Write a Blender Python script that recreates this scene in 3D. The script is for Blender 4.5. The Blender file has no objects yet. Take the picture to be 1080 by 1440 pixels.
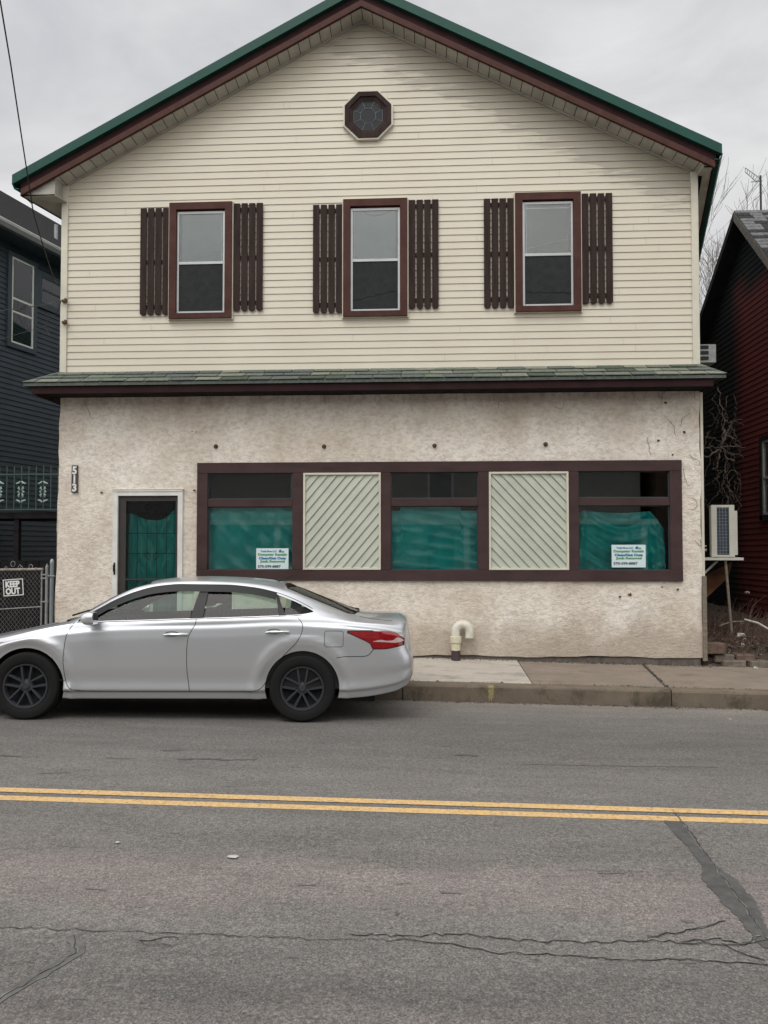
import bpy, bmesh, math, random
from mathutils import Vector, Matrix
from mathutils.bvhtree import BVHTree
R = math.radians
random.seed(7)
sc = bpy.context.scene
COL = sc.collection

# ------------------------------------------------------------------ camera
H = 1.717; YAW = R(3.0); PITCH = R(1.7); FPX = 1040.0; CYP = 744.1
fwd = Vector((-math.sin(YAW)*math.cos(PITCH), math.cos(YAW)*math.cos(PITCH), math.sin(PITCH)))
rgt = Vector((math.cos(YAW), math.sin(YAW), 0)); upv = rgt.cross(fwd)
P0 = Vector((0, 0, H))
def ray(px, py): return fwd*FPX + rgt*(px-540) + upv*(CYP-py)
def W(px, py, Y=10.8):                 # photo measurement -> point on the plane y=Y
    d = ray(px, py); t = Y/d.y; p = P0+d*t
    return p
def WX(px, X):                         # Y at which the plane x=X is met
    d = ray(px, 775); return P0.y+d.y*X/d.x
def proj(p):
    v = Vector(p)-P0; z = v.dot(fwd); return 540+FPX*v.dot(rgt)/z, CYP-FPX*v.dot(upv)/z
cd = bpy.data.cameras.new('camera'); cam = bpy.data.objects.new('camera', cd); COL.objects.link(cam)
cd.sensor_fit = 'VERTICAL'; cd.sensor_height = 36; cd.lens = 36*FPX/1440
cd.shift_y = (CYP-720)/1440; cd.clip_end = 2000; cd.clip_start = .05
M = Matrix((rgt, upv, -fwd)).transposed().to_4x4(); M.translation = P0
cam.matrix_world = M; sc.camera = cam

# ------------------------------------------------------------------ materials
def mat(name, col=(.5,.5,.5), rough=.6, metal=0, spec=.5, var=0, vscale=3, col2=None, bump=0, bscale=40, coat=0, alpha=1,
        emis=None, det=6, stretch=None, bdist=.01):
    m = bpy.data.materials.new(name); m.use_nodes = True
    nt = m.node_tree; b = nt.nodes['Principled BSDF']; L = nt.links
    b.inputs['Base Color'].default_value = (*col, 1); b.inputs['Roughness'].default_value = rough
    b.inputs['Metallic'].default_value = metal; b.inputs['Specular IOR Level'].default_value = spec
    b.inputs['Coat Weight'].default_value = coat; b.inputs['Coat Roughness'].default_value = .05
    tc = nt.nodes.new('ShaderNodeTexCoord'); mp = nt.nodes.new('ShaderNodeMapping')
    L.new(tc.outputs['Object'], mp.inputs[0])
    if stretch: mp.inputs['Scale'].default_value = stretch
    m['mp'] = 0
    if var or col2:
        n = nt.nodes.new('ShaderNodeTexNoise'); n.inputs['Scale'].default_value = vscale; n.inputs['Detail'].default_value = det
        n.inputs['Roughness'].default_value = .65
        L.new(mp.outputs[0], n.inputs[0])
        cr = nt.nodes.new('ShaderNodeValToRGB'); L.new(n.outputs['Fac'], cr.inputs[0])
        c2 = col2 or tuple(c*(1-var) for c in col); c1 = col if col2 else tuple(min(1, c*(1+var*.5)) for c in col)
        cr.color_ramp.elements[0].position = .35; cr.color_ramp.elements[1].position = .65
        cr.color_ramp.elements[0].color = (*c2, 1); cr.color_ramp.elements[1].color = (*c1, 1)
        L.new(cr.outputs[0], b.inputs['Base Color'])
    if bump:
        n2 = nt.nodes.new('ShaderNodeTexNoise'); n2.inputs['Scale'].default_value = bscale; n2.inputs['Detail'].default_value = 5
        L.new(mp.outputs[0], n2.inputs[0])
        bp = nt.nodes.new('ShaderNodeBump'); bp.inputs['Strength'].default_value = bump; bp.inputs['Distance'].default_value = bdist
        L.new(n2.outputs['Fac'], bp.inputs['Height']); L.new(bp.outputs[0], b.inputs['Normal'])
    return m
def glassmat(name, tint=(.9,.95,.93), refl=1.0, rough=.01, ior=1.5):
    m = bpy.data.materials.new(name); m.use_nodes = True; nt = m.node_tree; nt.nodes.clear(); L = nt.links
    o = nt.nodes.new('ShaderNodeOutputMaterial'); mx = nt.nodes.new('ShaderNodeMixShader')
    t = nt.nodes.new('ShaderNodeBsdfTransparent'); t.inputs[0].default_value = (*tint, 1)
    g = nt.nodes.new('ShaderNodeBsdfGlossy'); g.inputs['Roughness'].default_value = rough; g.inputs[0].default_value = (1,1,1,1)
    f = nt.nodes.new('ShaderNodeFresnel'); f.inputs[0].default_value = ior
    ml = nt.nodes.new('ShaderNodeMath'); ml.operation = 'MULTIPLY'; ml.inputs[1].default_value = refl; ml.use_clamp = True
    L.new(f.outputs[0], ml.inputs[0]); L.new(ml.outputs[0], mx.inputs[0]); L.new(t.outputs[0], mx.inputs[1]); L.new(g.outputs[0], mx.inputs[2])
    L.new(mx.outputs[0], o.inputs[0]); return m
NT = lambda m: (m.node_tree, m.node_tree.nodes, m.node_tree.links)

def ramp(nt, fac, stops):
    cr = nt.nodes.new('ShaderNodeValToRGB'); e = cr.color_ramp.elements
    e[0].position, e[0].color = stops[0][0], (*stops[0][1], 1)
    e[1].position, e[1].color = stops[-1][0], (*stops[-1][1], 1)
    for p, c in stops[1:-1]:
        k = e.new(p); k.color = (*c, 1)
    nt.links.new(fac, cr.inputs[0]); return cr.outputs[0]
def noise(nt, vec, scale, det=5, rough=.6, dist=0):
    n = nt.nodes.new('ShaderNodeTexNoise'); n.inputs['Scale'].default_value = scale; n.inputs['Detail'].default_value = det
    n.inputs['Roughness'].default_value = rough; n.inputs['Distortion'].default_value = dist
    nt.links.new(vec, n.inputs[0]); return n.outputs['Fac']
def mapping(nt, sc_=(1,1,1), kind='Object'):
    tc = nt.nodes.new('ShaderNodeTexCoord'); mp = nt.nodes.new('ShaderNodeMapping'); mp.inputs['Scale'].default_value = sc_
    nt.links.new(tc.outputs[kind], mp.inputs[0]); return mp.outputs[0]
def mix(nt, fac, a, b, mode='MIX'):
    n = nt.nodes.new('ShaderNodeMix'); n.data_type = 'RGBA'; n.blend_type = mode
    for s, v in ((n.inputs[0], fac), (n.inputs[6], a), (n.inputs[7], b)):
        if hasattr(v, 'links') or hasattr(v, 'is_linked'): nt.links.new(v, s)
        elif isinstance(v, tuple): s.default_value = (*v, 1)
        else: s.default_value = v
    return n.outputs[2]
def math_(nt, op, a, b=0, c=0, clamp=False):
    n = nt.nodes.new('ShaderNodeMath'); n.operation = op; n.use_clamp = clamp
    for s, v in zip(n.inputs, (a, b, c)):
        if hasattr(v, 'is_linked'): nt.links.new(v, s)
        else: s.default_value = v
    return n.outputs[0]
def bumpn(nt, h, strength, dist, prev=None):
    b = nt.nodes.new('ShaderNodeBump'); b.inputs['Strength'].default_value = strength; b.inputs['Distance'].default_value = dist
    nt.links.new(h, b.inputs['Height'])
    if prev: nt.links.new(prev, b.inputs['Normal'])
    return b.outputs[0]

MT = {}
MT['maroon'] = mat('maroon_wood', (.072,.029,.023), .6, spec=.15, var=.25, vscale=6, bump=.1, bscale=30)
MT['brown'] = mat('brown_paint', (.060,.037,.036), .65, spec=.15, var=.22, vscale=5, bump=.12, bscale=25, stretch=(.4,1,1))
MT['fascia'] = mat('fascia_paint', (.030,.013,.014), .7, spec=.12, var=.25, vscale=4)
MT['shutter'] = mat('shutter_wood', (.040,.026,.023), .75, spec=.12, var=.35, vscale=4, bump=.3, bscale=40, stretch=(6,1,.5))
MT['green_metal'] = mat('green_metal', (.008,.062,.046), .5, spec=.25, var=.15, vscale=3)
MT['cream'] = mat('cream_trim', (.60,.57,.47), .5, var=.12, vscale=3)
MT['soffit'] = mat('soffit_vinyl', (.42,.40,.35), .6, var=.2, vscale=4)
MT['white'] = mat('white_paint', (.68,.68,.64), .45, var=.12, vscale=5)
MT['alum'] = mat('aluminium', (.42,.43,.43), .4, metal=.5, var=.1)
MT['rust'] = mat('rust', (.10,.05,.03), .8, var=.5, vscale=30)
MT['black'] = mat('black_plastic', (.010,.010,.011), .4, spec=.25)
MT['dark'] = mat('dark_interior', (.012,.012,.013), .9)
MT['screen'] = mat('insect_screen', (.030,.032,.033), .85, spec=.15, var=.2, vscale=12)
MT['sky_grey'] = mat('pane_sky_grey', (.26,.27,.28), .7, var=.14, vscale=2)
MT['glass'] = glassmat('window_glass', (.90,.93,.92), 1.7)
MT['leadcame'] = mat('lead_came', (.12,.125,.13), .6)
MT['sky_grey_light'] = mat('sky_grey_pale', (.36,.37,.375), .7, var=.12, vscale=1.5)
MT['sky_grey_dark'] = mat('sky_grey_deep', (.11,.115,.115), .7, var=.2, vscale=2.5)
MT['dimglass'] = glassmat('dim_glass', (.5,.55,.6), .55)
MT['doorglass'] = glassmat('door_glass', (.80,.84,.82), 1.2)
MT['carglass'] = glassmat('car_glass', (.56,.68,.63), .5)
MT['lattice'] = mat('pale_green_board', (.45,.48,.40), .55, var=.1, vscale=3)
MT['galv'] = mat('galvanised_steel', (.30,.31,.31), .5, metal=.4, var=.25, vscale=12)
MT['galvb'] = mat('galvanised_post', (.22,.26,.28), .45, metal=.3, var=.2, vscale=8)
MT['pvc'] = mat('white_pvc', (.66,.64,.55), .4, var=.15, vscale=14)
MT['ac'] = mat('ac_casing', (.50,.49,.43), .5, var=.1)
MT['coil'] = mat('ac_coil', (.045,.065,.095), .5, metal=.3)
MT['wire'] = mat('wire_black', (.02,.02,.022), .6)
MT['bark'] = mat('bark', (.13,.115,.10), .9, var=.3, vscale=8)
MT['vine'] = mat('dry_vine', (.085,.062,.048), .9, var=.3, vscale=20)
MT['twig'] = mat('dry_stalk', (.12,.072,.055), .9, var=.4, vscale=9)
MT['leaf'] = mat('dark_leaf', (.018,.024,.012), .8, var=.5, vscale=3)
MT['soil'] = mat('soil', (.055,.039,.029), .95, var=.6, vscale=9, bump=1, bscale=16, bdist=.04)
MT['brick'] = mat('old_brick', (.13,.085,.065), .9, var=.4, vscale=12, bump=.6, bscale=30)
MT['brick_grey'] = mat('old_stone', (.15,.125,.10), .9, var=.4, vscale=12, bump=.6, bscale=30)
MT['litter'] = mat('pale_litter', (.5,.48,.45), .7, var=.2)
MT['ply'] = mat('weathered_board', (.20,.17,.13), .8, var=.3, vscale=7, stretch=(1,1,4))
MT['rustpanel'] = mat('rusty_panel', (.14,.055,.025), .7, var=.4, vscale=4)
MT['bluesiding'] = mat('blue_siding', (.030,.043,.056), .6, var=.2, vscale=3)
MT['bluetrim'] = mat('blue_trim', (.035,.055,.065), .55, var=.15)
MT['darkroof'] = mat('dark_shingle', (.045,.045,.046), 1.0, spec=.08, var=.45, vscale=16, bump=.5, bscale=40)
MT['roof2'] = mat('grey_shingle', (.13,.13,.135), .9, var=.4, vscale=10, bump=.4, bscale=40)
MT['gutter'] = mat('grey_gutter', (.30,.31,.30), .5, var=.2)
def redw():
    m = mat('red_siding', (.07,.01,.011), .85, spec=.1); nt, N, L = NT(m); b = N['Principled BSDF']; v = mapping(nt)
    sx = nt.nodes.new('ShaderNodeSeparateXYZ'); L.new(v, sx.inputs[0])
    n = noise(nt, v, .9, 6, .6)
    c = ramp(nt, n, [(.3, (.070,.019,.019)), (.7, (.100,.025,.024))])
    # near-black upper gable and far end, ragged edge (coordinates relative to the house origin)
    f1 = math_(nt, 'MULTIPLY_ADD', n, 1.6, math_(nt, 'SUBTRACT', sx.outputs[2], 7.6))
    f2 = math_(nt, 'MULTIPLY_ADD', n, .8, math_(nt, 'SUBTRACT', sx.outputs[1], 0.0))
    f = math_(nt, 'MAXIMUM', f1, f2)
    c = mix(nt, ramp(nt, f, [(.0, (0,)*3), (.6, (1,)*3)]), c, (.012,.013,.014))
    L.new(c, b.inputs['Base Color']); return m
MT['redwall'] = None
MT['darkboard'] = mat('dark_board', (.018,.016,.017), .9, spec=.1, var=.4, vscale=6)
MT['rakewood'] = mat('grey_rake', (.10,.085,.072), .85, var=.4, vscale=8)
MT['found'] = mat('foundation', (.13,.11,.095), .9, var=.4, vscale=9, bump=.5, bscale=30)
MT['redwall'] = redw() if False else None
MT['signwhite'] = mat('sign_board', (.62,.74,.76), .4)
MT['ink_green'] = mat('ink_green', (.12,.32,.16), .5)
MT['ink_blue'] = mat('ink_blue', (.05,.16,.33), .5)
MT['ink_black'] = mat('ink_black', (.01,.01,.015), .5)
MT['plate'] = mat('number_plate', (.05,.04,.035), .5)
MT['chalk'] = mat('white_letter', (.72,.72,.70), .5, var=.15, vscale=30)
MT['irongreen'] = mat('iron_green', (.035,.075,.068), .5)
MT['casting'] = mat('pale_casting', (.33,.46,.42), .5, var=.2)
MT['palesiding'] = mat('pale_siding', (.42,.42,.40), .7, var=.1)
MT['tyre'] = mat('tyre_rubber', (.011,.011,.011), .8, spec=.2, bump=.15, bscale=90)
MT['rim'] = mat('black_rim', (.042,.045,.052), .38, metal=.2)
MT['chrome'] = mat('chrome', (.75,.76,.77), .12, metal=1)
MT['gap'] = mat('panel_gap', (.012,.012,.012), .9)
MT['seat'] = mat('car_seat', (.022,.022,.023), .9, spec=.1)
MT['headliner'] = mat('headliner', (.16,.16,.155), .9)
MT['red_lens'] = mat('red_lens', (.26,.008,.012), .12, coat=1, var=.25, vscale=12)
MT['clear_lens'] = mat('clear_lens', (.50,.36,.35), .15, coat=1)

def paint():
    return mat('silver_paint', (.67,.69,.72), .33, metal=.78, coat=.6)
MT['paint'] = paint()

def tarp():
    m = mat('teal_tarp', (.0,.13,.115), .30, spec=.7)
    nt, N, L = NT(m); b = N['Principled BSDF']
    n = noise(nt, mapping(nt, (1,1,1)), 2.2, 3)
    L.new(ramp(nt, n, [(.3, (.004,.42,.41)), (.7, (.010,.62,.59))]), b.inputs['Base Color'])
    return m
MT['tarp'] = tarp()

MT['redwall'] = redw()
def siding_m():
    m = mat('vinyl_siding', (.58,.54,.43), .5)
    nt, N, L = NT(m); b = N['Principled BSDF']
    v = mapping(nt)
    n = noise(nt, v, .8, 6); base = ramp(nt, n, [(.3, (.57,.525,.425)), (.7, (.64,.60,.495))])
    st = noise(nt, mapping(nt, (2.5,1,22)), 1.0, 5)
    base = mix(nt, math_(nt, 'MULTIPLY_ADD', st, .5, -.1, clamp=True), base, (.56,.50,.39))
    # darker towards the rake, edge made ragged by noise
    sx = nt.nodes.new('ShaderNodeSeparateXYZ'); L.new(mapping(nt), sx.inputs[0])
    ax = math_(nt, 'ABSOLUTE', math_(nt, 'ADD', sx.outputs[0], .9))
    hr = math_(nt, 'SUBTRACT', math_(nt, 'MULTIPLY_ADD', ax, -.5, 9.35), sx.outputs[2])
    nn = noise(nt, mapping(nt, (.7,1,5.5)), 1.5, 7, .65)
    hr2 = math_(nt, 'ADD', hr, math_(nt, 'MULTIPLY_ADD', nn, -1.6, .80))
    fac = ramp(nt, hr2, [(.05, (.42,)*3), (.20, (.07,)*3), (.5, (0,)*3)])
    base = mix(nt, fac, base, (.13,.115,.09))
    L.new(base, b.inputs['Base Color']); return m
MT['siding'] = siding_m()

def stucco():
    m = mat('stucco', (.5,.45,.4), .9, spec=.2)
    nt, N, L = NT(m); b = N['Principled BSDF']
    v = mapping(nt)
    n = noise(nt, v, .9, 7, .62); c = ramp(nt, n, [(.33, (.60,.515,.42)), (.5, (.78,.71,.615)), (.66, (.90,.85,.77))])
    n2 = noise(nt, mapping(nt, (1,1,1.6)), 12, 7, .72, .5); c = mix(nt, ramp(nt, n2, [(.40, (.42,)*3), (.55, (0,)*3)]), c, (.40,.335,.28))
    # damp grime drips from top band and stains near ground, ragged
    sx = nt.nodes.new('ShaderNodeSeparateXYZ'); L.new(v, sx.inputs[0])
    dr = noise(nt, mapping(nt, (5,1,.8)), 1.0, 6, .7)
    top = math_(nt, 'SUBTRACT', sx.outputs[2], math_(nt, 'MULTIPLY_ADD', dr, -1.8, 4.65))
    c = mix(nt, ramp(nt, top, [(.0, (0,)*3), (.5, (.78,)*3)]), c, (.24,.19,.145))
    low = math_(nt, 'SUBTRACT', math_(nt, 'MULTIPLY_ADD', noise(nt, v, 2.2, 6, .7), 1.3, .0), sx.outputs[2])
    c = mix(nt, ramp(nt, low, [(.0, (0,)*3), (.4, (.62,)*3)]), c, (.37,.30,.235))
    n4 = noise(nt, mapping(nt, (1,1,1)), 1.7, 8, .75); c = mix(nt, ramp(nt, n4, [(.58, (0,)*3), (.72, (.5,)*3)]), c, (.44,.385,.335))
    L.new(c, b.inputs['Base Color'])
    h1 = noise(nt, mapping(nt, (1,1,1.5)), 15, 8, .74, .3); h2 = noise(nt, v, 60, 4, .6)
    nb = bumpn(nt, h1, .75, .03); nb = bumpn(nt, h2, .6, .01, nb); L.new(nb, b.inputs['Normal'])
    return m
MT['stucco'] = stucco()

def asphalt():
    m = mat('asphalt', (.1,.1,.1), .85, spec=.3)
    nt, N, L = NT(m); b = N['Principled BSDF']
    v = mapping(nt); sx = nt.nodes.new('ShaderNodeSeparateXYZ'); L.new(v, sx.inputs[0])
    wob = noise(nt, mapping(nt, (.5,1.5,1)), 1.0, 4)
    yy = math_(nt, 'ADD', sx.outputs[1], math_(nt, 'MULTIPLY_ADD', wob, .9, -.45))
    t = math_(nt, 'MULTIPLY', yy, .1, clamp=True)
    g = lambda k, w=(1,1,1): tuple(k*a for a in w)
    pk = (1.075,.965,.93); nu = (.99,.955,.91)
    g = (lambda g0: lambda k, w=(1,1,1): g0(k*.90, w))(g)
    c = ramp(nt, t, [(.0, g(.19, pk)), (.255, g(.195, pk)), (.285, g(.135, nu)), (.31, g(.150, nu)), (.345, g(.178, nu)), (.365, g(.200, pk)), (.40, g(.195, pk)),
                     (.425, g(.165, nu)), (.47, g(.168, nu)), (.56, g(.175, nu)), (.63, g(.150, nu)), (.70, g(.135, nu)), (.80, g(.158, nu)), (.90, g(.20, (1.08,1,.92)))])
    # fine aggregate
    a = noise(nt, v, 95, 8, .85); c = mix(nt, 1.0, c, ramp(nt, a, [(.36, (.38,)*3), (.5, (.96,)*3), (.62, (1.9,1.85,1.75))]), 'MULTIPLY')
    a2 = noise(nt, v, 38, 4, .75); c = mix(nt, 1.0, c, ramp(nt, a2, [(.34, (.74,.73,.73)), (.5, (1.0,)*3), (.64, (1.26,1.22,1.18))]), 'MULTIPLY')
    p = noise(nt, mapping(nt, (.6,2.5,1)), 1.6, 7, .7); c = mix(nt, 1.0, c, ramp(nt, p, [(.3, (.84,)*3), (.7, (1.16,)*3)]), 'MULTIPLY')
    # dark pits drawn out along the traffic
    q = noise(nt, mapping(nt, (2.2,13,1)), 1.5, 4, .6); c = mix(nt, ramp(nt, q, [(.66, (0,)*3), (.70, (.6,)*3)]), c, (.050,.048,.046))
    L.new(c, b.inputs['Base Color'])
    nb = bumpn(nt, noise(nt, v, 110, 3, .7), .55, .006); L.new(nb, b.inputs['Normal'])
    return m
MT['asphalt'] = asphalt()
MT['tar'] = mat('tar_seal', (.088,.087,.083), .75, var=.3, vscale=14, bump=.3, bscale=120)
MT['tarfaint'] = mat('thin_tar', (.125,.122,.115), .8, var=.3, vscale=14)
MT['crack'] = mat('crack', (.045,.042,.038), .95)
MT['crackedge'] = mat('crack_edge', (.20,.195,.18), .9, var=.4, vscale=12)
def yellow():
    m = mat('yellow_paint', (.55,.33,.08), .7)
    nt, N, L = NT(m); b = N['Principled BSDF']; v = mapping(nt)
    n = noise(nt, v, 40, 5, .75); c = ramp(nt, n, [(.36, (.26,.21,.14)), (.47, (.60,.39,.17)), (.7, (.72,.49,.22))])
    n = noise(nt, mapping(nt, (1,4,1)), 3, 5, .7); c = mix(nt, ramp(nt, n, [(.56, (0,)*3), (.75, (.5,)*3)]), c, (.26,.20,.12))
    L.new(c, b.inputs['Base Color']); return m
MT['yellow'] = yellow()
def conc(name, a, b_, dirt, ds=.5):
    m = mat(name, a, .9, spec=.2); nt, N, L = NT(m); b = N['Principled BSDF']; v = mapping(nt)
    c = ramp(nt, noise(nt, v, 2.2, 8, .7), [(.3, b_), (.7, a)])
    c = mix(nt, ramp(nt, noise(nt, mapping(nt, (1.2,3,1)), 1.6, 6, .7), [(.52, (0,)*3), (.66, (ds,)*3)]), c, dirt)
    c = mix(nt, 1.0, c, ramp(nt, noise(nt, v, 90, 3, .7), [(.3, (.78,)*3), (.7, (1.2,)*3)]), 'MULTIPLY')
    L.new(c, b.inputs['Base Color']); L.new(bumpn(nt, noise(nt, v, 80, 4), .3, .005), b.inputs['Normal']); return m
MT['slab_new'] = conc('pale_concrete', (.47,.43,.375), (.38,.345,.30), (.12,.10,.08), .5)
MT['slab_old'] = conc('old_concrete', (.26,.215,.175), (.19,.16,.13), (.12,.10,.075), .6)
MT['kerb'] = conc('kerb_concrete', (.19,.155,.118), (.125,.10,.075), (.05,.045,.03), .75)
SH = [mat('shingle_%s' % n, c, .9, var=.35, vscale=25, bump=.4, bscale=60) for n, c in
      (('sage', (.13,.15,.115)), ('grey', (.095,.11,.098)), ('moss', (.060,.078,.055)), ('pale', (.19,.20,.155)))]

# ------------------------------------------------------------------ mesh helpers
class MB:
    def __init__(s): s.v = []; s.f = []; s.m = []
    def add(s, vs, fs, mi=0):
        o = len(s.v); s.v += [tuple(x) for x in vs]; s.f += [tuple(i+o for i in f) for f in fs]; s.m += [mi]*len(fs); return s
    def box(s, x0, x1, y0, y1, z0, z1, mi=0):
        return s.add([(x0,y0,z0),(x1,y0,z0),(x1,y1,z0),(x0,y1,z0),(x0,y0,z1),(x1,y0,z1),(x1,y1,z1),(x0,y1,z1)],
                     [(3,2,1,0),(4,5,6,7),(0,1,5,4),(1,2,6,5),(2,3,7,6),(3,0,4,7)], mi)
    def prism(s, poly, y0, y1, mi=0):      # poly (x,z), extruded in y
        n = len(poly)
        return s.add([(p[0],y0,p[1]) for p in poly]+[(p[0],y1,p[1]) for p in poly],
                     [tuple(range(n)), tuple(range(2*n-1, n-1, -1))]+[(i,i+n,(i+1)%n+n,(i+1)%n) for i in range(n)], mi)
    def hull8(s, a, mi=0): return s.add(a, [(3,2,1,0),(4,5,6,7),(0,1,5,4),(1,2,6,5),(2,3,7,6),(3,0,4,7)], mi)
    def tube(s, pts, r, n=8, mi=0, cap=True):
        pts = [Vector(p) for p in pts]; rs = r if isinstance(r, (list, tuple)) else [r]*len(pts)
        o = len(s.v); vs = []; prev = None
        for i, p in enumerate(pts):
            t = (pts[min(i+1, len(pts)-1)]-pts[max(i-1, 0)]).normalized()
            if prev is None:
                a = t.orthogonal().normalized()
            else:
                a = prev-t*prev.dot(t)
                a = a.normalized() if a.length > 1e-6 else t.orthogonal().normalized()
            prev = a; b = t.cross(a)
            for k in range(n):
                an = 2*math.pi*k/n; vs.append(p+(a*math.cos(an)+b*math.sin(an))*rs[i])
        fs = [(i*n+k, i*n+(k+1)%n, (i+1)*n+(k+1)%n, (i+1)*n+k) for i in range(len(pts)-1) for k in range(n)]
        if cap: fs += [tuple(range(n-1,-1,-1)), tuple((len(pts)-1)*n+k for k in range(n))]
        return s.add(vs, fs, mi)
    def lathe(s, prof, origin, axis='y', n=32, mi=0, closed=False):   # prof (r, a)
        vs = []
        for r, a in prof:
            for k in range(n):
                t = 2*math.pi*k/n; c, d = r*math.cos(t), r*math.sin(t)
                p = (c, a, d) if axis == 'y' else (c, d, a)
                vs.append((p[0]+origin[0], p[1]+origin[1], p[2]+origin[2]))
        m_ = len(prof); fs = []
        for i in range(m_ if closed else m_-1):
            j = (i+1) % m_
            for k in range(n): fs.append((i*n+k, i*n+(k+1)%n, j*n+(k+1)%n, j*n+k))
        return s.add(vs, fs, mi)
    def build(s, name, mats, parent=None, smooth=False, loc=None, local=False, bevel=0, recalc=True):
        if not isinstance(mats, (list, tuple)): mats = [mats]
        off = Vector(loc) if loc is not None else (Vector((0,0,0)) if (local or parent is None) else Vector(parent['_w']))
        me = bpy.data.meshes.new(name); me.from_pydata([tuple(Vector(v)-off) for v in s.v], [], s.f)
        for m in mats: me.materials.append(m)
        for p, mi in zip(me.polygons, s.m): p.material_index = mi
        if recalc or bevel:
            bm = bmesh.new(); bm.from_mesh(me)
            bmesh.ops.recalc_face_normals(bm, faces=bm.faces)
            if bevel: bmesh.ops.bevel(bm, geom=bm.edges[:], offset=bevel, segments=1, affect='EDGES', clamp_overlap=True)
            bm.to_mesh(me); bm.free()
        if smooth:
            me.polygons.foreach_set('use_smooth', [True]*len(me.polygons))
            try: me.set_sharp_from_angle(angle=R(smooth if smooth > 1 else 40))
            except Exception: pass
        o = bpy.data.objects.new(name, me); COL.objects.link(o)
        if parent is not None: 
            o.parent = parent
            o['_w'] = tuple(parent['_w'])
        else:
            o.location = off; o['_w'] = tuple(off)
        return o
def tag(o, label=None, cat=None, group=None, kind=None):
    for k, v in (('label', label), ('category', cat), ('group', group), ('kind', kind)):
        if v: o[k] = v
    return o
def thing(name, loc, label, cat, group=None):
    o = bpy.data.objects.new(name, None); COL.objects.link(o); o.location = loc; o['_w'] = tuple(loc); o.empty_display_size = .2
    return tag(o, label, cat, group)

def clip(poly, a, b, c):                    # keep a*x+b*z+c >= 0
    out = []
    for i in range(len(poly)):
        p, q = poly[i], poly[(i+1) % len(poly)]
        dp, dq = a*p[0]+b*p[1]+c, a*q[0]+b*q[1]+c
        if dp >= 0: out.append(p)
        if dp*dq < 0:
            t = dp/(dp-dq); out.append((p[0]+(q[0]-p[0])*t, p[1]+(q[1]-p[1])*t))
    return out
def laps(mb, poly, ang, sp, proud, M3, start=None, mi=0, base=.004, lip=True):
    """lapped boards over a convex polygon in a 2-D frame; ang = board direction; M3(u,v,d) -> 3-D, d = distance proud"""
    dx, dz = math.cos(ang), math.sin(ang); nx, nz = -dz, dx
    hs = [p[0]*nx+p[1]*nz for p in poly]; h = start if start is not None else min(hs)
    while h < max(hs):
        q = clip(clip(poly, nx, nz, -h), -nx, -nz, h+sp)
        if len(q) >= 3:
            vs = []
            for p in q:
                t = (p[0]*nx+p[1]*nz-h)/sp; vs.append(M3(p[0], p[1], base+proud*(1-t)))
            mb.add(vs, [tuple(range(len(q)))], mi)
            if lip:
                low = [p for p in q if abs(p[0]*nx+p[1]*nz-h) < 1e-6]
                if len(low) >= 2:
                    low.sort(key=lambda p: p[0]*dx+p[1]*dz); a, b = low[0], low[-1]
                    e = .0015
                    mb.add([M3(a[0],a[1],base+proud), M3(b[0],b[1],base+proud), M3(b[0]+nx*e,b[1]+nz*e,base-.003), M3(a[0]+nx*e,a[1]+nz*e,base-.003)], [(0,1,2,3)], mi)
        h += sp
def text_mesh(body, size, mat_, name, parent, center, extr=.002, scale=(1,1), bold=0, right=(1,0,0)):
    cu = bpy.data.curves.new('t', 'FONT'); cu.body = body; cu.size = size; cu.align_x = 'CENTER'; cu.align_y = 'CENTER'
    cu.extrude = extr; cu.offset = bold; cu.resolution_u = 3
    ob = bpy.data.objects.new('t', cu); COL.objects.link(ob)
    dg = bpy.context.evaluated_depsgraph_get(); me = bpy.data.meshes.new_from_object(ob.evaluated_get(dg))
    bpy.data.objects.remove(ob)
    r = Vector(right).normalized(); u = Vector((0,0,1)); n = r.cross(u)
    off = Vector(parent['_w']); xs = [v.co.x for v in me.vertices]; ys = [v.co.y for v in me.vertices]
    cx, cy = (min(xs)+max(xs))/2, (min(ys)+max(ys))/2
    for v in me.vertices:
        c = v.co.copy(); v.co = Vector(center)+r*((c.x-cx)*scale[0])+u*((c.y-cy)*scale[1])+n*c.z-off
    me.materials.clear(); me.materials.append(mat_)
    o = bpy.data.objects.new(name, me); COL.objects.link(o); o.parent = parent; o['_w'] = tuple(parent['_w']); return o

# ------------------------------------------------------------------ ground, road, pavement
KY = 9.15; FY = 10.8
def hill(X): return -.015*(max(-30, min(30, X))+2.6)
def cross(Y):
    if Y < 4.8: return .05-.012*(4.8-Y)
    if Y < 7.4: return .05*(7.4-Y)/2.6
    return -.08*(Y-7.4)/(KY-7.4)
def rz(X, Y): return hill(X)+cross(Y)
def kz(X): return rz(X, KY)+.205
def wz(X): return .165-.02*max(-14, min(14, X))
def walkz(X, Y): t = (Y-KY-.16)/(FY-KY-.16); return kz(X)*(1-t)+wz(X)*t
def grid(mb, xs, ys, zf, mi=0):
    mb.add([(x, y, zf(x, y)) for y in ys for x in xs],
           [(j*len(xs)+i, j*len(xs)+i+1, (j+1)*len(xs)+i+1, (j+1)*len(xs)+i) for j in range(len(ys)-1) for i in range(len(xs)-1)], mi)
fr = lambda a, b, n: [a+(b-a)*i/n for i in range(n+1)]
g = MB(); g.add([(-900,-900,-.62),(900,-900,-.62),(900,900,-.62),(-900,900,-.62)], [(0,1,2,3)])
tag(g.build('ground', MT['soil'], recalc=False), kind='structure')
g = MB(); grid(g, fr(-70, 70, 140), fr(-.6, KY, 40), rz)
road = tag(g.build('road', MT['asphalt'], smooth=True, recalc=False), kind='structure')

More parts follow.
